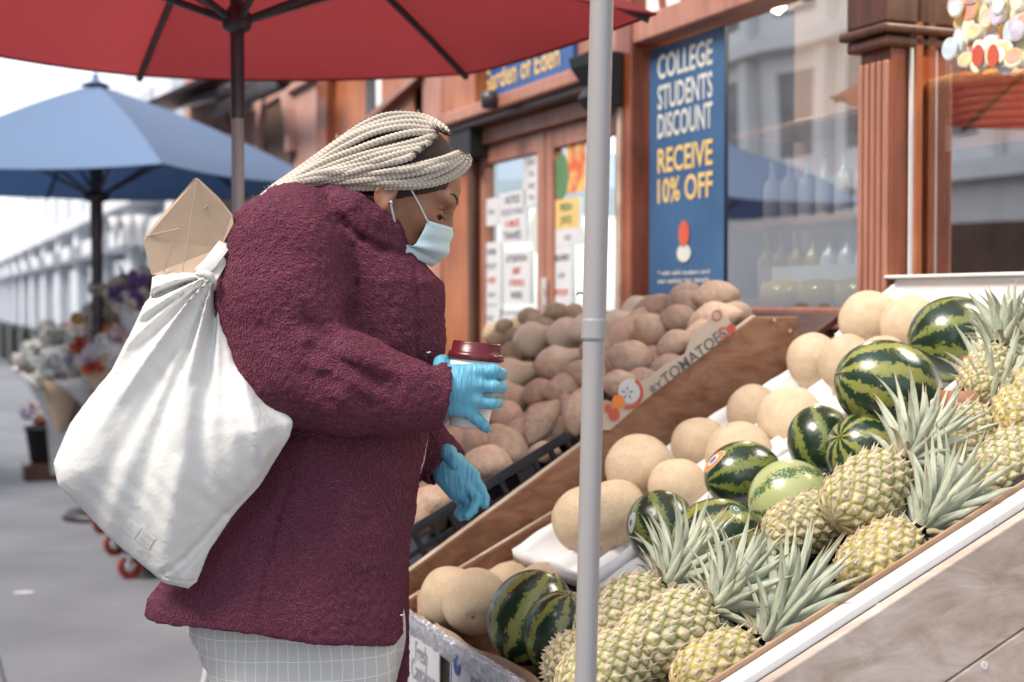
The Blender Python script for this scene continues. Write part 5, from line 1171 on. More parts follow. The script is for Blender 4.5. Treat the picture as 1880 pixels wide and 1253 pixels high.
def coat_f(X, Y, Z):
    zz = Z; l = np.interp(zz, tz, tl); r = np.interp(zz, tz, trr); d = np.interp(zz, tz, td)
    cx = (l+r)/2; hx = (r-l)/2; u = (X-cx)/hx; v = (Y-YC)/d
    low = np.clip((1.05-Z)/.45, 0, 1); pe = 2.35+1.3*low
    k = (np.abs(u)**pe+np.abs(v)**pe)**(1/pe)
    ang = np.arctan2(v, u)
    body = (k-1)*np.minimum(hx, d)+low*(.010*np.sin(ang*5+.8)+.006*np.sin(ang*11+Z*6))
    body = body+.004*np.sin(Z*40+X*18)*np.clip((Z-1.0)/.2, 0, 1)*np.clip((1.35-Z)/.1, 0, 1)
    # near arm
    A = [(q3(545,425,2.42), .085), (q3(522,470,2.37), .103), (q3(515,560,2.345), .106), (q3(540,668,2.33), .101), (q3(640,700,2.31), .086), (q3(735,722,2.315), .067), (q3(800,728,2.33), .057)]
    arm = None
    for (a, ra), (c, rc) in zip(A[:-1], A[1:]):
        q = cap(X, Y, Z, a, c, ra, rc); arm = q if arm is None else smin(arm, q, .02)
    near = Y < YC
    def crease(a, c, w, dep, arm):
        a = (x_of(a[0],2.25), h_of(a[1],2.25)); c = (x_of(c[0],2.25), h_of(c[1],2.25))
        return arm+dep*np.exp(-(seg2(X, Z, a, c)/w)**2)*near
    arm = crease((640,600),(790,672),.009,.013,arm)
    arm = crease((575,640),(700,702),.010,.012,arm); arm = crease((600,690),(680,745),.009,.008,arm); arm = crease((560,590),(625,640),.010,.009,arm)
    arm = crease((480,600),(560,690),.012,.006,arm); arm = crease((720,690),(745,760),.008,.006,arm)
    for (p0, p1) in (((630,640),(745,690)),((590,670),(640,730)),((560,620),(600,665))):
        a = (x_of(p0[0],2.25), h_of(p0[1],2.25)); c = (x_of(p1[0],2.25), h_of(p1[1],2.25)); arm = arm-.007*np.exp(-(seg2(X, Z, a, c)/.013)**2)*near
    # cuff hollow
    ca, cc = np.array(q3(800,728,2.33)), np.array(q3(640,700,2.31)); ax = (ca-cc)/np.linalg.norm(ca-cc)
    pl = (X-ca[0])*ax[0]+(Y-ca[1])*ax[1]+(Z-ca[2])*ax[2]
    arm = np.maximum(arm, pl-.018); arm = np.maximum(arm, -cap(X,Y,Z,tuple(ca-ax*.05),tuple(ca+ax*.08),.044,.044))
    # far arm
    B = [(q3(640,440,2.66), .09), (q3(650,560,2.70), .09), (q3(665,690,2.70), .08), (q3(745,785,2.66), .06), (q3(812,852,2.62), .046)]
    far = None
    for (a, ra), (c, rc) in zip(B[:-1], B[1:]):
        q = cap(X, Y, Z, a, c, ra, rc); far = q if far is None else smin(far, q, .02)
    fa, fb = np.array(B[-1][0]), np.array(B[-2][0]); fx = (fa-fb)/np.linalg.norm(fa-fb); pf = (X-fa[0])*fx[0]+(Y-fa[1])*fx[1]+(Z-fa[2])*fx[2]
    far = np.maximum(far, pf-.012); far = np.maximum(far, -cap(X,Y,Z,tuple(fa-fx*.05),tuple(fa+fx*.08),.036,.036))
    # seams on the near side
    def seam(pts, body, w=.0035, dep=.006, z=2.31):
        for a, c in zip(pts[:-1], pts[1:]): body = body+dep*np.exp(-(seg2(X, Z, (x_of(a[0],z),h_of(a[1],z)), (x_of(c[0],z),h_of(c[1],z)))/w)**2)*near
        return body
    body = seam([(530,880),(505,960),(485,1060),(478,1135)], body, dep=.008)
    body = seam([(760,490),(768,560),(766,660)], body, z=2.4)
    f = smin(body, arm, .010); f = seam([(618,400),(640,450),(648,520),(638,590)], f, .006, .008); f = smin(f, far, .02)
    # collar: folded band round the neck, open at the front
    cb_ = None
    C = [(604,374,2.43),(642,390,2.395),(674,410,2.405),(702,430,2.43),(716,440,2.46)]
    for sgn in (0, 1):
        for a, c in zip(C[:-1], C[1:]):
            pa = list(q3(*a)); pc = list(q3(*c))
            if sgn: pa[1] = 2*YC-pa[1]; pc[1] = 2*YC-pc[1]
            q = cap(X, Y, Z, pa, pc, .034, .031); cb_ = q if cb_ is None else smin(cb_, q, .012)
    pa = list(q3(604,374,2.43)); pb_ = list(pa); pb_[1] = 2*YC-pa[1]; back = q3(580,376,2.5)
    cb_ = smin(cb_, cap(X,Y,Z,pa,back,.030,.03), .012); cb_ = smin(cb_, cap(X,Y,Z,pb_,back,.030,.03), .012)
    f = seam([(600,366),(628,408),(664,438),(700,457),(738,464)], f, .007, .012, 2.38)
    f = smin(f, cb_, .004)
    # hole for the neck
    f = smax(f, -cap(X,Y,Z,q3(655,430,2.5),q3(715,350,2.5),.052,.062), .01)
    # front right dark panel of the open coat
    pan = np.maximum(np.maximum(np.abs(X-x_of(736,2.62))-.011, np.abs(Y-(YC+.13))-.05), Z-h_of(880))
    # hem and hollow
    hx_ = np.interp(X, [x_of(280),x_of(355),x_of(480),x_of(600),x_of(740),x_of(760)], [h_of(1128),h_of(1128),h_of(1133),h_of(1156),h_of(1172),h_of(1174)])
    hem = hx_-Z-(Y-YC)*.10
    inner = np.maximum(body+.016, Z-h_of(960))
    f2 = np.maximum(f, hem); f2 = np.maximum(f2, -inner); f2 = np.minimum(f2, pan)
    return f2
lo = (x_of(262), YC-.32, h_of(1290)); hi = (x_of(885), YC+.33, h_of(318))
P_, F_ = nets(coat_f, lo, hi, .0052)
coat = link('coat', np_mesh('coat', P_, F_, M['fleece'], pr), person)
sm_ = coat.modifiers.new('s','SMOOTH'); sm_.iterations = 3; sm_.factor = .5
ss = coat.modifiers.new('sub','SUBSURF'); ss.levels = 1; ss.render_levels = 1
for nm_, sz, st_ in (('fleece_clumps',.011,.0046),('fleece_lumps',.05,.007)):
    tx = bpy.data.textures.new(nm_, 'CLOUDS'); tx.noise_scale = sz; tx.noise_depth = 1
    dm = coat.modifiers.new(nm_, 'DISPLACE'); dm.texture = tx; dm.strength = st_; dm.mid_level = .5; dm.texture_coords = 'LOCAL'
# buttons/snags
for x, y in ((784,648),(735,1130)):
    c = Q(x, y, 2.335); mb = MB(); mb.tube([c, c+Vector((.006,-.001,.001))], .0012, 6); part('lint', mb, M['paper'], person)
# lining sliver of a pale blouse
mb = MB(); pl = [Q(x, y, 2.52) for x, y in ((782,798),(786,800),(778,850),(771,872),(768,862),(776,836))]; mb.prism(pl, (0,.02,0)); part('blouse_edge', mb, M['cream_print'], person)
# ---- body (head, neck, torso, arms, legs as one surface)
PHI = math.radians(21); HS = 1.10
HC = Vector(q3(733, 354, ZC)); fwd = Vector((math.cos(PHI),0,-math.sin(PHI))); upv = Vector((math.sin(PHI),0,math.cos(PHI)))
def hl(v): return HC+(fwd*v[0]+Vector((0,1,0))*v[1]+upv*v[2])*HS
def head_f(X, Y, Z):
    dx, dy, dz = (X-HC.x)/HS, (Y-HC.y)/HS, (Z-HC.z)/HS
    x = dx*fwd.x+dz*fwd.z; z = dx*upv.x+dz*upv.z; y = dy+0*x; ya = np.abs(y)
    f = ell(x, y, z, (-.012,0,.030), (.094,.074,.083))
    f = smin(f, ell(x, y, z, (.030,0,.020), (.060,.060,.060)), .02)
    f = smin(f, ell(x, y, z, (.030,0,-.025), (.052,.054,.062)), .025)
    f = smin(f, cap(x, ya, z, (-.005,.048,-.045), (.058,.012,-.078), .018, .018), .022)
    f = smin(f, cap(x, y, z, (.066,0,-.076), (.070,0,-.080), .015, .013), .015)
    f = smin(f, ell(x, ya, z, (.050,.036,-.022), (.024,.022,.020)), .02)
    f = smin(f, ell(x, ya, z, (.072,.026,.016), (.014,.026,.009)), .014)
    f = smin(f, cap(x, y, z, (.082,0,.002), (.094,0,-.028), .007, .010), .010)
    f = smin(f, cap(x, ya, z, (.088,.010,-.032), (.086,.011,-.032), .008, .008), .006)
    f = smax(f, -ell(x, ya, z, (.088,.033,-.006), (.020,.017,.011)), .012)
    f = smin(f, ell(x, ya, z, (.0665,.033,-.007), (.0125,.0145,.0125)), .003)
    f = smin(f, cap(x, ya, z, (.079,.0,-.050), (.070,.020,-.051), .0065, .004), .006)
    f = smin(f, cap(x, ya, z, (.078,.0,-.059), (.070,.017,-.058), .0065, .004), .006)
    # ears
    e = ell(x, ya, z, (-.012,.077,-.006), (.018,.009,.030))
    e = smax(e, -ell(x, ya, z, (-.009,.087,.002), (.011,.008,.017)), .005)
    e = smin(e, ell(x, ya, z, (-.004,.080,-.030), (.008,.006,.010)), .004)
    e = smin(e, cap(x, ya, z, (-.022,.083,.012), (-.024,.083,-.012), .0035), .004)
    f = smin(f, e, .004)
    return f*HS
def body_f(X, Y, Z):
    f = head_f(X, Y, Z)
    f = smin(f, cap(X,Y,Z,q3(708,385,2.5),q3(650,450,2.5),.054,.062), .03)
    return f
lo = (x_of(575), YC-.12, h_of(470)); hi = (x_of(880), YC+.12, h_of(190))
Ph, Fh = nets(body_f, lo, hi, .0024)
# skin
m, nt, b = newmat('brown_skin'); M['skin'] = m
co = coords(nt); n1 = N(nt, 'TexNoise'); n1.inputs['Scale'].default_value = 22; n1.inputs['Detail'].default_value = 5; L(nt, co, n1.inputs['Vector'])
L(nt, ramp(nt, n1.outputs['Fac'], [(.3,(.27,.118,.066)),(.7,(.34,.16,.096))]), b.inputs['Base Color'])
b.inputs['Roughness'].default_value = .48; b.inputs['Subsurface Weight'].default_value = .12; b.inputs['Subsurface Radius'].default_value = (.02,.006,.003); b.inputs['Subsurface Scale'].default_value = .5
n2 = N(nt, 'TexNoise'); n2.inputs['Scale'].default_value = 420; L(nt, co, n2.inputs['Vector']); bumpn(nt, n2.outputs['Fac'], .18, .0008, b)
# body beneath the clothes, same surface continued
def whole_f(X, Y, Z):
    f = body_f(X, Y, Z)
    f = smin(f, ell(X,Y,Z,q3(610,520,2.5),(.13,.15,.20)), .06)
    f = smin(f, ell(X,Y,Z,q3(600,760,2.5),(.12,.13,.20)), .06)
    f = smin(f, ell(X,Y,Z,q3(560,1000,2.5),(.14,.15,.17)), .06)
    for sg, z1 in ((-1,2.35),(1,2.68)):
        pass
    f = smin(f, cap(X,Y,Z,q3(545,440,2.40),q3(540,668,2.335),.055,.045), .03); f = smin(f, cap(X,Y,Z,q3(540,668,2.335),q3(812,715,2.335),.043,.027), .02)
    f = smin(f, cap(X,Y,Z,q3(640,440,2.64),q3(665,690,2.69),.055,.045), .03); f = smin(f, cap(X,Y,Z,q3(665,690,2.69),q3(815,848,2.62),.04,.024), .02)
    for dy in (-.085,.085):
        kx = x_of(600); f = smin(f, cap(X,Y,Z,(x_of(560),YC+dy*.9,.72),(kx,YC+dy*.9,.42),.068,.055), .04); f = smin(f, cap(X,Y,Z,(kx,YC+dy,.42),(x_of(585),YC+dy,.08),.055,.036), .02)
        f = smin(f, cap(X,Y,Z,(x_of(575),YC+dy,.05),(x_of(740),YC+dy+.01,.035),.036,.028), .02)
    return f
lo2 = (x_of(390), YC-.33, -.01); hi2 = (x_of(880), YC+.33, h_of(190))
# low-resolution body for what the clothes cover, high-resolution head joined to it at the neck
Pb, Fb = nets(whole_f, lo2, hi2, .011)
zcut = h_of(455)
keep = (Pb[Fb][:, :, 2].max(axis=1) < zcut+.012); Fb = Fb[keep]
used = np.unique(Fb); mp_ = -np.ones(len(Pb), int); mp_[used] = np.arange(len(used)); Pb = Pb[used]; Fb = mp_[Fb]
Fh2 = Fh[(Ph[Fh][:, :, 2].min(axis=1) > zcut-.004)]; used = np.unique(Fh2); mp_ = -np.ones(len(Ph), int); mp_[used] = np.arange(len(used)); Phh = Ph[used]; Fh2 = mp_[Fh2]
body_o = link('body', np_mesh('body', np.concatenate([Pb, Phh]), np.concatenate([Fb, Fh2+len(Pb)]), M['skin'], pr), person)
sm_ = body_o.modifiers.new('s','SMOOTH'); sm_.iterations = 2
# eye, lids, brow, lashes
M['eye_dark'] = pm('eye_dark', (.01,.008,.007), (.015,.01,.01), 5, .2)
M['lid_brown'] = pm('lid_brown', (.085,.035,.022), (.12,.05,.03), 30, .6)  # dark brown for the eyeball and the lid crease
for sg in (-1, 1):
    ey = MB(); ey.lathe([(.0120*math.sin(a*math.pi/12)*HS*.97, -.0120*math.cos(a*math.pi/12)*HS*.97) for a in range(13)], 20, Matrix.Translation(hl((.067,sg*.033,-.0085)))); part('eyeball', ey, M['lid_brown'], person, True)
    ir = MB(); cI = hl((.0765,sg*.0345,-.0145)); ir.lathe([(.0052*math.sin(a*math.pi/8), -.0052*math.cos(a*math.pi/8)) for a in range(9)], 12, Matrix.Translation(cI)); part('iris', ir, M['eye_dark'], person, True)
    def lidarc(zo, ro, w, mat, nm, xo=0):
        mb = MB(); pts = []
        for k in range(9):
            a = math.radians(-75+150*k/8); pts.append(hl((.067+xo+.0148*math.cos(a)*ro, sg*(.033+.0148*math.sin(a)), -.009+zo-.0028*math.sin(a)**2)))
        mb.tube(pts, [w*(.35+.65*math.sin(math.pi*(k+.5)/9)) for k in range(9)], 6); part(nm, mb, mat, person, True)
    lidarc(-.0035, 1.0, .0017, M['eye_dark'], 'lash_line'); lidarc(.0075, .9, .0016, M['lid_brown'], 'eyelid_crease', -.001)
    ls = MB()
    for k in range(12):
        a = math.radians(-70+130*k/11); p0 = Vector((.067+.0148*math.cos(a), sg*(.033+.0148*math.sin(a)), -.0125)); d = Vector((math.cos(a)*.85, sg*math.sin(a)*.75, -.55)).normalized()*(.009)
        q0 = hl(p0); q1 = hl(p0+d*.55); q2 = hl(p0+d+Vector((0,0,.0022))); ls.tube([q0,q1,q2], [.0006,.0005,.0002], 4)
    part('eyelashes', ls, M['eye_dark'], person)
    bw = MB(); bp_ = [hl(v) for v in ((.062,sg*.0585,.014),(.0745,sg*.049,.0225),(.0850,sg*.037,.0265),(.0905,sg*.026,.0235),(.0925,sg*.016,.016))]
    bw.tube(bp_, [.0008,.0018,.0024,.0027,.0020], 8); part('eyebrow', bw, M['eye_dark'], person, True)
er = MB(); c = Q(718, 372, 2.403); er.lathe([(.0052*math.sin(a*math.pi/6), -.0052*math.cos(a*math.pi/6)) for a in range(7)], 10, Matrix.Translation(c)); part('earring', er, M['chrome'], person, False)
# hair cap
M['dark_hair'] = pm('dark_hair', (.018,.010,.008), (.04,.022,.016), 60, .6, .8, 260, .002)
def cap_f(X, Y, Z):
    dx, dy, dz = (X-HC.x)/HS, (Y-HC.y)/HS, (Z-HC.z)/HS; x = dx*fwd.x+dz*fwd.z; z = dx*upv.x+dz*upv.z; y = dy+0*x
    f = ell(x, y, z, (-.012,0,.031), (.0975,.0775,.087)); f = smin(f, ell(x, y, z, (.030,0,.024), (.061,.062,.0625)), .02)
    cut = .045-z+ (x-.03)*.62        # keep above/behind the hairline
    cut2 = -.03-z+np.clip(x+.02,0,1)*.9
    f = np.maximum(f, np.maximum(cut-.045+.0*y, -1)); f = np.maximum(f, x-.072)
    return f*HS
Pc, Fc = nets(cap_f, (x_of(575), YC-.11, h_of(420)), (x_of(870), YC+.11, h_of(190)), .004)
hair = link('hair', np_mesh('hair', Pc, Fc, M['dark_hair'], pr), person)
# braids
m, nt, b = newmat('blonde_braid'); M['braid'] = m
uvn = N(nt, 'Attribute'); uvn.attribute_name = 'bd'; sx = N(nt, 'SeparateColor'); L(nt, uvn.outputs['Color'], sx.inputs[0])
n1 = N(nt, 'TexNoise'); n1.inputs['Scale'].default_value = 500; n1.inputs['Detail'].default_value = 3; L(nt, coords(nt), n1.inputs['Vector'])
c1 = ramp(nt, sx.outputs[0], [(0,(.12,.075,.045)),(.35,(.30,.245,.19)),(.8,(.56,.50,.425))])  # grooves between lobes coloured darker, their shade painted in for contrast
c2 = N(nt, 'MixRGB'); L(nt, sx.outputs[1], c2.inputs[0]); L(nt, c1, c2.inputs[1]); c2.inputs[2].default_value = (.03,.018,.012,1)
L(nt, c2.outputs[0], b.inputs['Base Color']); b.inputs['Roughness'].default_value = .5; bumpn(nt, n1.outputs['Fac'], .5, .001, b)
K = [[(827,249),(811,230),(779,214),(734,211),(699,216),(661,232),(619,259),(572,294),(533,322),(498,347),(462,382),(440,430)],
     [(800,238),(780,232),(750,228),(715,233),(680,243),(645,258),(612,276),(575,301),(538,325),(502,349),(464,384),(442,432)],
     [(806,250),(788,256),(762,263),(722,273),(682,284),(645,296),(605,309),(568,322),(535,334),(500,352),(466,386),(444,434)],
     [(766,280),(748,289),(720,297),(690,304),(660,310),(628,317),(595,323),(560,330),(528,338),(498,354),(468,388),(446,436)],
     [(850,279),(828,288),(798,299),(760,308),(720,315),(680,321),(640,326),(600,331),(562,335),(525,343),(470,389),(448,438)],
     [(856,281),(860,296),(845,316),(811,335),(768,344),(718,344),(662,345),(604,345),(555,344),(515,351),(472,391),(450,440)]]
Kz = [[0,.02,.04,.05,.055,.05,.045,.04,.05,.06,.07,.03]]
def braid_depth(px, py, u):
    e = ((px-722)/148)**2+((py-296)/96)**2
    d = .104*math.sqrt(max(0, 1-e)); 
    back = .055+.045*math.sin(min(1, max(0, u/5))*math.pi*.8)
    w = max(0, min(1, (660-px)/90)); return max(d, .012)*(1-w)+back*w
def braid(u, side, rad, seed):
    i = min(4, int(u)); f = u-i; A, B = K[i], K[i+1]
    if i == 3 and f > 0: A = K[4] if f > .5 else K[3]; 
    pts = []
    for k in range(12):
        x = A[k][0]*(1-f)+B[k][0]*f; y = A[k][1]*(1-f)+B[k][1]*f
        if i == 3: # do not blend roots across the scalp
            ta = K[3][k]; tb = K[4][k]; w = min(1, k/6); x = (A[k][0]*(1-w)+(ta[0]*(1-f)+tb[0]*f)*w); y = (A[k][1]*(1-w)+(ta[1]*(1-f)+tb[1]*f)*w)+ (f-.5)*(1-w)*10
        d = braid_depth(x, y, u)*side; 
        if 0 < k < 8: y += 1.6*math.sin(k*1.3+seed*2.1); d += .0018*math.sin(k*1.9+seed*1.3)
        p = Q(x, y, ZC-d); pts.append(p)
    # resample by Catmull-Rom
    out = []; n = len(pts)
    for k in range(n-1):
        p0, p1, p2, p3 = pts[max(k-1,0)], pts[k], pts[k+1], pts[min(k+2,n-1)]
        m_ = max(2, int((p2-p1).length/.0011))
        for q in range(m_):
            t = q/m_; out.append(.5*((2*p1)+(p2-p0)*t+(2*p0-5*p1+4*p2-p3)*t*t+(3*p1-p0-3*p2+p3)*t**3))
    nseg = len(out); nk = 12; vs = []; col = []; L_ = 0; pitch = .0080; ph = seed*1.7
    rr0 = random.Random(seed)
    for k, p in enumerate(out):
        t = (out[min(k+1,nseg-1)]-out[max(k-1,0)]).normalized(); L_ += (out[k]-out[k-1]).length if k else 0
        view = Vector((0,-1*side,0)); view = (view-t*view.dot(t)).normalized(); w = t.cross(view)
        rt = rad*min(1, .55+L_/.03)*(1-.15*k/nseg)
        for j in range(nk):
            a = 2*math.pi*j/nk; sd = math.sin(a); ca = math.cos(a)
            # two rows of slanted lobes meeting on the centre line
            row = 0 if sd >= 0 else .5
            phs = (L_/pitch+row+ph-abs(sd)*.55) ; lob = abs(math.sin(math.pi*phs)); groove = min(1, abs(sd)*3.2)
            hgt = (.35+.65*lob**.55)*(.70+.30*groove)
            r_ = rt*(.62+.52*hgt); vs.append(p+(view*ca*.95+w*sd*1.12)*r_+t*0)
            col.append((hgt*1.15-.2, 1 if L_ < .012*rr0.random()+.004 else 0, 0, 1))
    fs = [(k*nk+j, k*nk+(j+1) % nk, (k+1)*nk+(j+1) % nk, (k+1)*nk+j) for k in range(nseg-1) for j in range(nk)]+[tuple(range(nk))[::-1]]
    me = mesh_of('braid', [v-pr for v in vs], fs, M['braid'], True); a = me.color_attributes.new('bd', 'FLOAT_COLOR', 'POINT'); a.data.foreach_set('color', np.array(col, np.float32).ravel())
    o = link('braid', me); o.parent = hair
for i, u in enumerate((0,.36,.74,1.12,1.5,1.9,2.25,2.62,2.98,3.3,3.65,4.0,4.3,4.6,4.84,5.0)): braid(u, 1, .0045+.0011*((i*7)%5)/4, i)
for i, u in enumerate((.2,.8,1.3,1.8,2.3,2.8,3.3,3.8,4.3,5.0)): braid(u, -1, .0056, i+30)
# flyaway hairs
fh = MB(); rh = random.Random(9)
for i in range(70):
    x = rh.uniform(470,800); pts_ = K[0]; y = np.interp(x, [p[0] for p in pts_][::-1], [p[1] for p in pts_][::-1]); p = Q(x, float(y)-2, ZC-rh.uniform(0,.05)); d = Vector((rh.uniform(-.01,.004), rh.uniform(-.004,.004), rh.uniform(.003,.011)))
    fh.tube([p, p+d*.6+Vector((rh.uniform(-.003,.003),0,0)), p+d], .00022, 3)
o = part('flyaway_hair', fh, M['cream_print'], person); o['kind'] = 'stuff'
# ---- mask
M['mask'] = pm('mask_blue', (.56,.72,.76), (.50,.67,.73), 9, .75, .2, 500, .0006)
mid = [(831,419),(831,430),(828,443),(825,455),(820,466),(812,476),(802,484),(792,489)]
edg = [(785,405),(779,420),(771,436),(764,448),(757,452),(745,449),(719,438),(720,455)]
mk = MB(); NR, NVv = 30, 16
def lerp_list(lst, t):
    k = t*(len(lst)-1); i = min(int(k), len(lst)-2); f = k-i; return (lst[i][0]*(1-f)+lst[i+1][0]*f, lst[i][1]*(1-f)+lst[i+1][1]*f)
for i in range(NR+1):
    t = i/NR; a = lerp_list(mid, t); e = lerp_list(edg, t if t < .8 else t)
    pl_ = .0022*(math.sin(t*math.pi*4.5)) if .22 < t < .85 else 0
    for j in range(-NVv, NVv+1):
        v = abs(j)/NVv; w = 1-math.cos(v*math.pi/2); yy = math.sin(v*math.pi/2)
        px = a[0]+(e[0]-a[0])*(.55*w+.45*v); py = a[1]+(e[1]-a[1])*(.55*w+.45*v)
        dep = (.060 if t < .8 else .064)*yy; p = Q(px, py, ZC-dep*(1 if j < 0 else -1)); p += Vector((1,0,0))*pl_*(1-v*.6)+Vector((0,-1 if j < 0 else 1,0))*pl_*yy
        mk.v.append(p)
w_ = 2*NVv+1
for i in range(NR):
    for j in range(2*NVv): o_ = i*w_+j; mk.f.append((o_, o_+1, o_+w_+1, o_+w_))
mo = part('face_mask', mk, M['mask'], person, True); sd_ = mo.modifiers.new('s','SOLIDIFY'); sd_.thickness = .0014
top = MB(); top.tube([mk.v[2*w_+j]+(Vector((.0008,-.0008 if j < NVv else .0008,0))) for j in range(1, w_-1)], .0011, 6); part('nose_strip', top, M['mask'], person, True)
for sg in (1, -1):
    for (a, b_) in (((786,409,.062),(753,345,.083)),((731,441,.066),(718,377,.099))):
        pa = Q(a[0], a[1], ZC-a[2]*sg); pb_ = Q(b_[0], b_[1], ZC-b_[2]*sg); pm_ = (pa+pb_)/2+Vector((.001,-.003*sg,0))
        mb = MB(); mb.tube([pa, pm_, pb_], .0017, 8); part('ear_loop', mb, M['paper'], person, True)
# ---- gloves
m, nt, b = newmat('nitrile_blue'); M['glove'] = m
co = coords(nt); n1 = N(nt, 'TexNoise'); n1.inputs['Scale'].default_value = 60; n1.inputs['Detail'].default_value = 2; 
mp2 = coords(nt, scale=(3.2,1,.35), rot=(0,.55,0)); L(nt, mp2, n1.inputs['Vector'])
n0 = N(nt, 'TexNoise'); n0.inputs['Scale'].default_value = 14; L(nt, co, n0.inputs['Vector'])
L(nt, ramp(nt, n0.outputs['Fac'], [(.3,(.10,.36,.53)),(.7,(.13,.42,.58))]), b.inputs['Base Color']); b.inputs['Roughness'].default_value = .42
b.inputs['Subsurface Weight'].default_value = .08; b.inputs['Subsurface Radius'].default_value = (.004,.006,.01)
bumpn(nt, n1.outputs['Fac'], .85, .005, b)
def chain(X, Y, Z, pts, k=.006):
    f = None
    for (a, ra), (c, rc) in zip(pts[:-1], pts[1:]):
        q = cap(X, Y, Z, a, c, ra, rc); f = q if f is None else smin(f, q, k)
    return f
def g(px, py, z, r): return (q3(px, py, z), r)
def near_hand(X, Y, Z):
    f = chain(X, Y, Z, [g(792,722,2.335,.032), g(816,716,2.335,.031), g(835,712,2.332,.030)], .01)
    # back of the hand: fan of metacarpals
    fan = None
    for (x0,y0,x1,y1,z1,r) in ((822,690,876,683,2.333,.0135),(824,706,878,707,2.330,.0135),(824,724,872,735,2.330,.0135),(822,742,860,756,2.333,.0130)):
        q = cap(X, Y, Z, q3(x0,y0,2.330), q3(x1,y1,z1), r*1.25, r); fan = q if fan is None else smin(fan, q, .010)
    f = smin(f, fan, .016)
    F4 = [[g(876,683,2.333,0.0116), g(905,682,2.335,0.0114), g(920,687,2.358,0.0098), g(921,693,2.382,0.0080)],
          [g(878,708,2.331,0.0111), g(907,710,2.333,0.0107), g(920,712,2.357,0.0095), g(918,714,2.382,0.0077)],
          [g(872,737,2.331,0.0107), g(902,741,2.336,0.0098), g(914,740,2.352,0.0086), g(913,741,2.372,0.0073)],
          [g(858,754,2.334,0.0109), g(876,770,2.337,0.0098), g(889,782,2.343,0.0089), g(893,787,2.352,0.0080)]]
    for c_ in F4: f = smin(f, chain(X, Y, Z, c_, .004), .0045)
    th = chain(X, Y, Z, [g(812,690,2.352,.018), g(812,668,2.385,.014), g(830,664,2.425,.0115), g(858,672,2.452,.0095)], .006)
    return smin(f, th, .014)
P1, F1 = nets(near_hand, (x_of(780), YC-.24, h_of(815)), (x_of(950), YC+.0, h_of(635)), .0019)
gl = link('glove', np_mesh('glove', P1, F1, M['glove'], pr), person); gl['label'] = 'blue glove wrapped round the cup'
s_ = gl.modifiers.new('s','SMOOTH'); s_.iterations = 2
def far_hand(X, Y, Z):
    f = chain(X, Y, Z, [g(806,838,2.62,.026), g(822,856,2.615,.027)], .01)
    for (x0,y0,x1,y1,z1,r) in ((828,840,867,874,2.612,.0145),(824,852,858,890,2.608,.0145),(818,866,848,905,2.610,.0135),(812,875,836,908,2.618,.013)):
        f = smin(f, cap(X, Y, Z, q3(x0,y0,2.62), q3(x1,y1,z1), r*1.25, r), .012)
    F4 = [[g(867,874,2.612,0.0113), g(882,898,2.606,0.0101), g(889,915,2.598,0.0095), g(890,927,2.590,0.0083)],
          [g(858,892,2.606,0.0108), g(876,916,2.596,0.0097), g(868,936,2.586,0.0090), g(858,948,2.580,0.0081)],
          [g(848,906,2.610,0.0103), g(864,926,2.612,0.0094), g(856,943,2.604,0.0086), g(846,950,2.598,0.0077)],
          [g(836,908,2.620,0.0099), g(848,924,2.630,0.0088), g(846,938,2.628,0.0081), g(840,944,2.622,0.0072)]]
    for c_ in F4: f = smin(f, chain(X, Y, Z, c_, .004), .0038)
    th = chain(X, Y, Z, [g(815,830,2.605,.018), g(824,832,2.585,.0145), g(832,844,2.575,.0122), g(834,853,2.572,.0108)], .005)
    return smin(f, th, .007)
P1, F1 = nets(far_hand, (x_of(775,2.62), YC-.0, h_of(975,2.62)), (x_of(920,2.62), YC+.2, h_of(800,2.62)), .0019)
gl2 = link('glove', np_mesh('glove', P1, F1, M['glove'], pr), person); gl2['label'] = 'blue glove hanging relaxed over the crate'
s_ = gl2.modifiers.new('s','SMOOTH'); s_.iterations = 2
# ---- trousers and shoes
m, nt, b = newmat('checked_trousers'); M['trousers'] = m
tc = N(nt, 'TexCoord'); sx = N(nt, 'SeparateXYZ'); L(nt, tc.outputs['Object'], sx.inputs[0])
nn_ = N(nt, 'TexNoise'); nn_.inputs['Scale'].default_value = 6; L(nt, tc.outputs['Object'], nn_.inputs['Vector'])
def lines(sock, period, width, wob):
    a = N(nt, 'Math', operation='MULTIPLY_ADD'); a.inputs[1].default_value = wob; L(nt, nn_.outputs['Fac'], a.inputs[0]); L(nt, sock, a.inputs[2])
    d = N(nt, 'Math', operation='DIVIDE'); d.inputs[1].default_value = period; L(nt, a.outputs[0], d.inputs[0])
    f = N(nt, 'Math', operation='FRACT'); L(nt, d.outputs[0], f.inputs[0]); c = N(nt, 'Math', operation='COMPARE'); c.inputs[1].default_value = .5; c.inputs[2].default_value = width; L(nt, f.outputs[0], c.inputs[0]); return c.outputs[0]
l1 = lines(sx.outputs[0], .0175, .05, .03); l2 = lines(sx.outputs[2], .034, .03, .02); l3 = lines(sx.outputs[2], .0028, .22, .0)
mxa = N(nt, 'Math', operation='MAXIMUM'); L(nt, l1, mxa.inputs[0]); L(nt, l2, mxa.inputs[1])
mc = N(nt, 'MixRGB'); L(nt, mxa.outputs[0], mc.inputs[0]); mc.inputs[1].default_value = (.60,.595,.59,1); mc.inputs[2].default_value = (.80,.79,.78,1)
m3 = N(nt, 'MixRGB', blend_type='MULTIPLY'); m3.inputs[0].default_value = .15; L(nt, mc.outputs[0], m3.inputs[1]); L(nt, l3, m3.inputs[2]); L(nt, m3.outputs[0], b.inputs['Base Color']); b.inputs['Roughness'].default_value = .85
tt = [(1020,385,728,.10),(1150,368,728,.105),(1253,402,722,.10)]
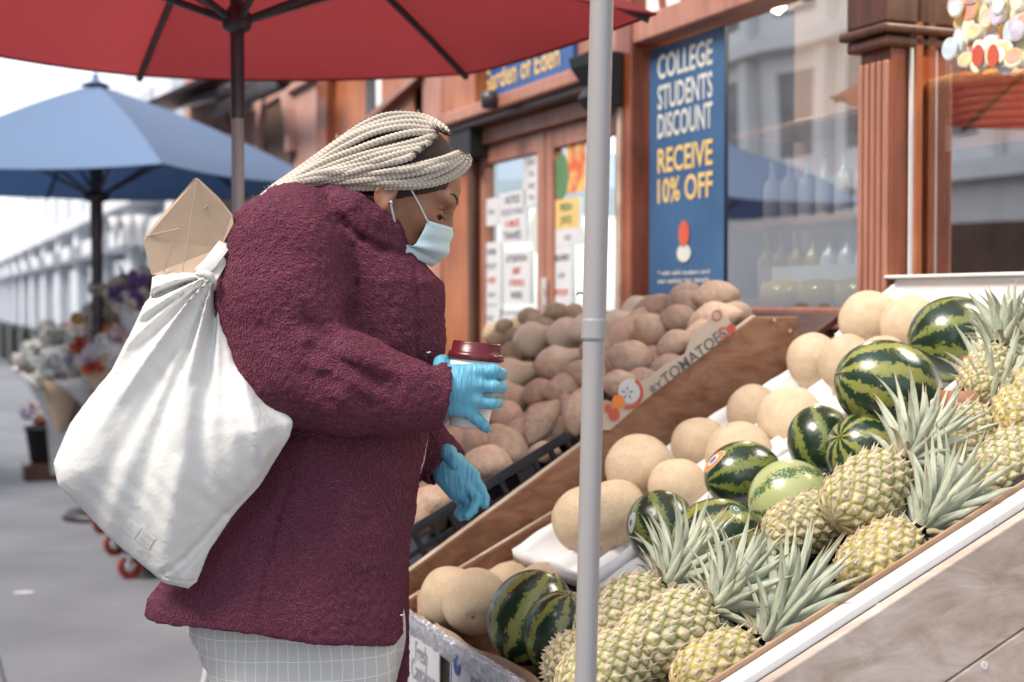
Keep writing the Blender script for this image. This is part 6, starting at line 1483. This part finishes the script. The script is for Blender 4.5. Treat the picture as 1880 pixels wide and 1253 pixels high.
tzz = np.array([0.04,.10,.42,h_of(1253),h_of(1150),h_of(1020),h_of(960)]); tll = np.array([x_of(505),x_of(510),x_of(480),x_of(402),x_of(366),x_of(385),x_of(400)]); trx = np.array([x_of(665),x_of(660),x_of(690),x_of(724),x_of(730),x_of(728),x_of(700)]); tdd = np.array([.06,.055,.07,.088,.09,.085,.08])
def tr_f(X, Y, Z):
    l = np.interp(Z, tzz, tll); r = np.interp(Z, tzz, trx); d = np.interp(Z, tzz, tdd); out = None
    for dy, sh in ((-.078,0),(.078,.004)):
        cx = (l+r)/2+sh; hx = (r-l)/2; k = (np.abs((X-cx)/hx)**2.2+np.abs((Y-YC-dy)/d)**2.2)**(1/2.2); q = (k-1)*np.minimum(hx, d)
        q = q+.004*np.exp(-((Z-h_of(1175))/.006)**2)*np.clip((x_of(440)-X)/.05,0,1)+.004*np.exp(-((Z-h_of(1214))/.006)**2)*np.clip((x_of(440)-X)/.05,0,1)
        q = q+.003*np.exp(-((X-x_of(524)-(.65-Z)*.02)/.003)**2)
        out = q if out is None else smin(out, q, .03)
    out = out+.003*np.sin(Z*30+X*25)
    return np.maximum(np.maximum(out, .045-Z), Z-h_of(990))
P1, F1 = nets(tr_f, (x_of(350), YC-.22, .02), (x_of(745), YC+.22, h_of(980)), .008)
tr = link('trousers', np_mesh('trousers', P1, F1, M['trousers'], pr), person); s_ = tr.modifiers.new('s','SUBSURF'); s_.levels = 1; s_.render_levels = 1
for dy in (-.088,.088):
    sh = MB(); n_ = 12; prof = [(.0,.045,.042),(.04,.045,.05),(.12,.048,.045),(.2,.046,.035),(.25,.03,.022),(.262,.005,.01)]
    for (xx, hw, ht) in prof:
        for k in range(n_): a = 2*math.pi*k/n_; sh.v.append(Vector((x_of(520)+xx, YC+dy+hw*math.cos(a), max(.0, ht+ht*math.sin(a)))))
    for i in range(len(prof)-1):
        for k in range(n_): sh.f.append((i*n_+k, i*n_+(k+1)%n_, (i+1)*n_+(k+1)%n_, (i+1)*n_+k))
    sh.f.append(tuple(range(n_))[::-1]); sh.f.append(tuple(range((len(prof)-1)*n_, len(prof)*n_))); part('shoe', sh, M['paper'], person, True)
# ------------------------------------------------------------------ coffee cup
ctop, cbot = Q(874, 651, 2.385), Q(860, 784, 2.385); cz = (ctop-cbot).normalized(); H_ = (ctop-cbot).length
cupm = Matrix.Translation(cbot)@cz.to_track_quat('Z','Y').to_matrix().to_4x4()
cup = thing('coffee_cup', 'white takeaway paper cup with a dark red lid held in the gloved hand', 'cup', cbot)
mb = MB(); mb.lathe([(.001,.004),(.031,.004),(.0325,0),(.0330,.004),(.0432,H_-.004),(.0425,H_-.004),(.03,.008)], 48, cupm); part('paper_cup', mb, pm('cup_paper', (.80,.78,.76), (.76,.74,.72), 5, .45), cup, True)
M['lid'] = pm('lid_plastic', (.115,.012,.018), (.10,.010,.016), 5, .28, .1, 200)
mb = MB(); mb.lathe([(.0435,H_-.010),(.0462,H_-.009),(.0468,H_-.004),(.0462,H_+.0015),(.0440,H_+.002),(.0425,H_+.003),(.0405,H_+.0185),(.0395,H_+.0205),(.0378,H_+.0205),(.0365,H_+.0165),(.001,H_+.0155)], 64, cupm); lid = part('lid', mb, M['lid'], cup, True)
for k in range(44):
    a = 2*math.pi*k/44; T = cupm@Matrix.Rotation(a, 4, 'Z'); mb = MB(); mb.box((.0462,-.0021,H_-.0075),(.0478,.0021,H_-.0045),T); part('lid_notch', mb, M['lid'], cup)
mb = MB(); mb.box((-.008,-.003,H_+.0154),(.008,.003,H_+.0175),cupm@Matrix.Translation((.012,.0,0))); part('sip_tab', mb, M['lid'], cup, bevel=.001)
# ------------------------------------------------------------------ tote bag
M['canvas'] = pm('canvas', (.70,.69,.665), (.655,.645,.625), 3, .92, .5, 38, .006, spec=.15)
poly = [(277,505),(330,499),(374,499),(394,508),(407,560),(414,604),(440,660),(484,708),(543,772),(536,800),(480,890),(430,945),(385,1012),(362,1070),(345,1083),(300,1073),(262,1042),(200,990),(150,936),(106,892),(97,850),(128,778),(170,722),(205,680),(245,600),(262,560),(273,540)]
ZB = 2.28
pz = np.array([(x_of(x, ZB), h_of(y, ZB)) for x, y in poly])
def poly_sd(X, Z):
    d = None; ins = np.zeros(np.broadcast(X, Z).shape, bool); n = len(pz)
    for i in range(n):
        a, c = pz[i], pz[(i+1) % n]; q = seg2(X, Z, a, c); d = q if d is None else np.minimum(d, q)
        cr = ((a[1] > Z) != (c[1] > Z)) & (X < (c[0]-a[0])*(Z-a[1])/((c[1]-a[1]) if abs(c[1]-a[1]) > 1e-9 else 1e-9)+a[0]); ins ^= cr
    return np.where(ins, d, -d)
def bag_y0(X, Z):
    top = np.clip((Z-h_of(760,ZB))/.25, 0, 1); right = np.clip((X-x_of(300,ZB))/.25, -1, 1)
    return Q(300,800,ZB).y+.045*top*np.clip(right+.4,0,1)-.02*right*(1-top)-.02*np.clip(-right,0,1)
kx, kz = x_of(390, ZB), h_of(500, ZB)
def bag_fold(X, Z, D):
    an = np.arctan2(X-kx, -(Z-kz)); R = np.hypot(X-kx, Z-kz); fade = np.exp(-R/.42)*np.clip(R/.05, 0, 1)*np.clip(D/.012, 0, 1)
    fo = fade*(.017*np.sin(an*15+.5)+.011*np.sin(an*27+1.9)+.004*np.sin(an*47+R*9))
    fo = fo+.0*X+.0009*np.sin(X*150+Z*60+3*np.sin(Z*30))*np.clip(D/.03,0,1)
    def ln(p, q, w, dp): return dp*np.exp(-(seg2(X, Z, (x_of(p[0],ZB),h_of(p[1],ZB)), (x_of(q[0],ZB),h_of(q[1],ZB)))/w)**2)
    fo = fo+ln((300,1052),(345,1022),.004,.007)+ln((345,1022),(420,940),.005,.008)+ln((420,940),(500,868),.006,.007)
    fo = fo+ln((330,1058),(400,980),.003,.003)+ln((302,1056),(352,1066),.0018,.006)+ln((352,1066),(362,1068),.0018,.005)
    fo = fo+ln((390,545),(375,700),.010,.008)+ln((375,700),(350,820),.016,.006)+ln((277,522),(372,517),.0015,.003)
    fo = fo-ln((405,620),(415,760),.016,.004)-ln((330,560),(240,720),.014,.005)-ln((350,870),(330,980),.016,.003)
    return fo
def bag_T(D, X=None, Z=None):
    T = .010+.062*(1-np.exp(-np.maximum(D, 0)/.045)); 
    if Z is not None: T = T*(.35+.68*np.exp(-((Z-h_of(850,ZB))/.21)**2))
    return T
def bag_f(X, Y, Z):
    X2, Z2 = X[:, 0, :], Z[0, 0, :][None, :]; D = poly_sd(X2, Z2); T = bag_T(D, X2, Z2); y0 = bag_y0(X2, Z2)
    fo = bag_fold(X2, Z2, D); e = np.clip(D/.010, 0, 1)**.5
    front = (y0-T*e+fo*e)[:, None, :]; backp = (y0+T*e*.8+.5*fo)[:, None, :]
    f = np.maximum(front-Y, Y-backp); return np.maximum(f*.7, -D[:, None, :])
lo = (x_of(85, ZB), 2.28-.16, h_of(1095, ZB)); hi = (x_of(555, ZB), 2.28+.14, h_of(488, ZB))
P1, F1 = nets(bag_f, lo, hi, .0036)
bc = Vector((x_of(330,ZB), ZB, h_of(1083,ZB)))
bag = thing('tote_bag', 'white canvas tote bag hanging from the woman\'s shoulder', 'bag', bc)
bo = link('pouch', np_mesh('pouch', P1, F1, M['canvas'], bc), bag); s_ = bo.modifiers.new('s','SMOOTH'); s_.iterations = 4
def ribbon(pts, w, th, mat, nm, root, nrm=(0,-1,0)):
    mb = MB(); n_ = len(pts); nr = Vector(nrm)
    for i, p in enumerate(pts):
        t = (pts[min(i+1,n_-1)]-pts[max(i-1,0)]).normalized(); s = t.cross(nr).normalized(); n2 = s.cross(t)
        for a, c in ((-1,-1),(1,-1),(1,1),(-1,1)): mb.v.append(p+s*w*a+n2*th*c)
    for i in range(n_-1):
        for k in range(4): mb.f.append((i*4+k, i*4+(k+1)%4, (i+1)*4+(k+1)%4, (i+1)*4+k))
    mb.f += [(3,2,1,0), tuple((n_-1)*4+k for k in range(4))]; o = part(nm, mb, mat, root, True, .0008); return o
ribbon([Q(366,503,2.27),Q(385,485,2.272),Q(404,460,2.29),Q(420,440,2.32),Q(440,415,2.38),Q(470,400,2.42)], .011, .0016, M['canvas'], 'strap', bag)
ribbon([Q(388,515,2.268),Q(398,498,2.28),Q(410,478,2.30),Q(425,455,2.34),Q(450,430,2.40)], .0080, .0016, M['canvas'], 'strap', bag)
kn = MB(); kn.tube([Q(360,503,2.264),Q(375,502,2.258),Q(388,508,2.26),Q(392,518,2.264)], [.003,.006,.007,.003], 10); part('knot', kn, M['canvas'], bag, True)
M['print_pale'] = pm('pale_print', (.745,.74,.72), (.745,.74,.72), 5, .7)
def on_bag(px, py, out=.0008):
    X_, Z_ = x_of(px, ZB), h_of(py, ZB); D = float(poly_sd(np.array([[X_]]), np.array([[Z_]]))[0,0]); T = float(bag_T(np.array(D), X_, Z_)); 
    return Vector((X_, float(bag_y0(np.array(X_), np.array(Z_)))-T+float(bag_fold(np.array(X_), np.array(Z_), np.array(D)))-out-.0004, Z_))
def emblem(cx, cy, half, ang, rows, nm):
    ca, sa = math.cos(ang), math.sin(ang); g_ = MB(); n_ = 8
    M_ = [[on_bag(cx+(i/n_*2-1)*half*ca-(j/n_*2-1)*half*sa, cy+(i/n_*2-1)*half*sa+(j/n_*2-1)*half*ca) for j in range(n_+1)] for i in range(n_+1)]
    for r_ in M_: g_.v += r_
    for i in range(n_):
        for j in range(n_): o_ = i*(n_+1)+j; g_.f.append((o_, o_+1, o_+n_+2, o_+n_+1))
    part(nm, g_, M['print_pale'], bag, True)
    for k, tx in enumerate(rows):
        me = text_mesh(tx, 1.0, M['canvas'], .02); 
        if not len(me.vertices): continue
        xs = [v.co.x for v in me.vertices]; ys = [v.co.y for v in me.vertices]; cxx, cyy = (max(xs)+min(xs))/2, (max(ys)+min(ys))/2
        for v in me.vertices:
            u_ = (v.co.x-cxx)/(max(xs)-min(xs))*half*1.5; w2 = -(v.co.y-cyy)/(max(ys)-min(ys))*half*.62+(-.42 if k == 0 else .42)*half
            v.co = on_bag(cx+u_*ca-w2*sa, cy+u_*sa+w2*ca, .0014)-bag.location
        link('print', me, bag)
emblem(253, 963, 15, math.radians(38), ('ユニ','クロ'), 'emblem_square'); emblem(279, 982, 15, math.radians(38), ('UNI','QLO'), 'emblem_square')
# paper bag in the tote
pb2 = [(278,506),(262,442),(267,432),(300,392),(357,327),(362,327),(400,362),(427,396),(429,412),(405,455),(372,512)]
mb = MB(); c_ = Q(345,430,2.30); 
gr = MB(); nxp = 30
front = [Q(x, y, 2.295+.012*math.sin(x*.05)) for x, y in pb2]; mb.prism(front, (0,.010,0))
pbag = thing('paper_bag', 'brown kraft paper bag with a pointed folded top sticking out of the tote', 'paper bag', Q(330,520,2.30))
o = part('folded_sheet', mb, M['kraft'], pbag, bevel=.0015)
for a, c in (((362,330),(335,500)),((267,434),(330,420)),((400,364),(372,385)),((330,410),(300,500))):
    f_ = MB(); pa, pc = Q(a[0],a[1],2.294+.012*math.sin(a[0]*.05)), Q(c[0],c[1],2.294+.012*math.sin(c[0]*.05)); f_.tube([pa+Vector((0,-.000,0)), pc+Vector((0,-.000,0))], .0009, 5); part('crease', f_, M['kraft'], pbag)
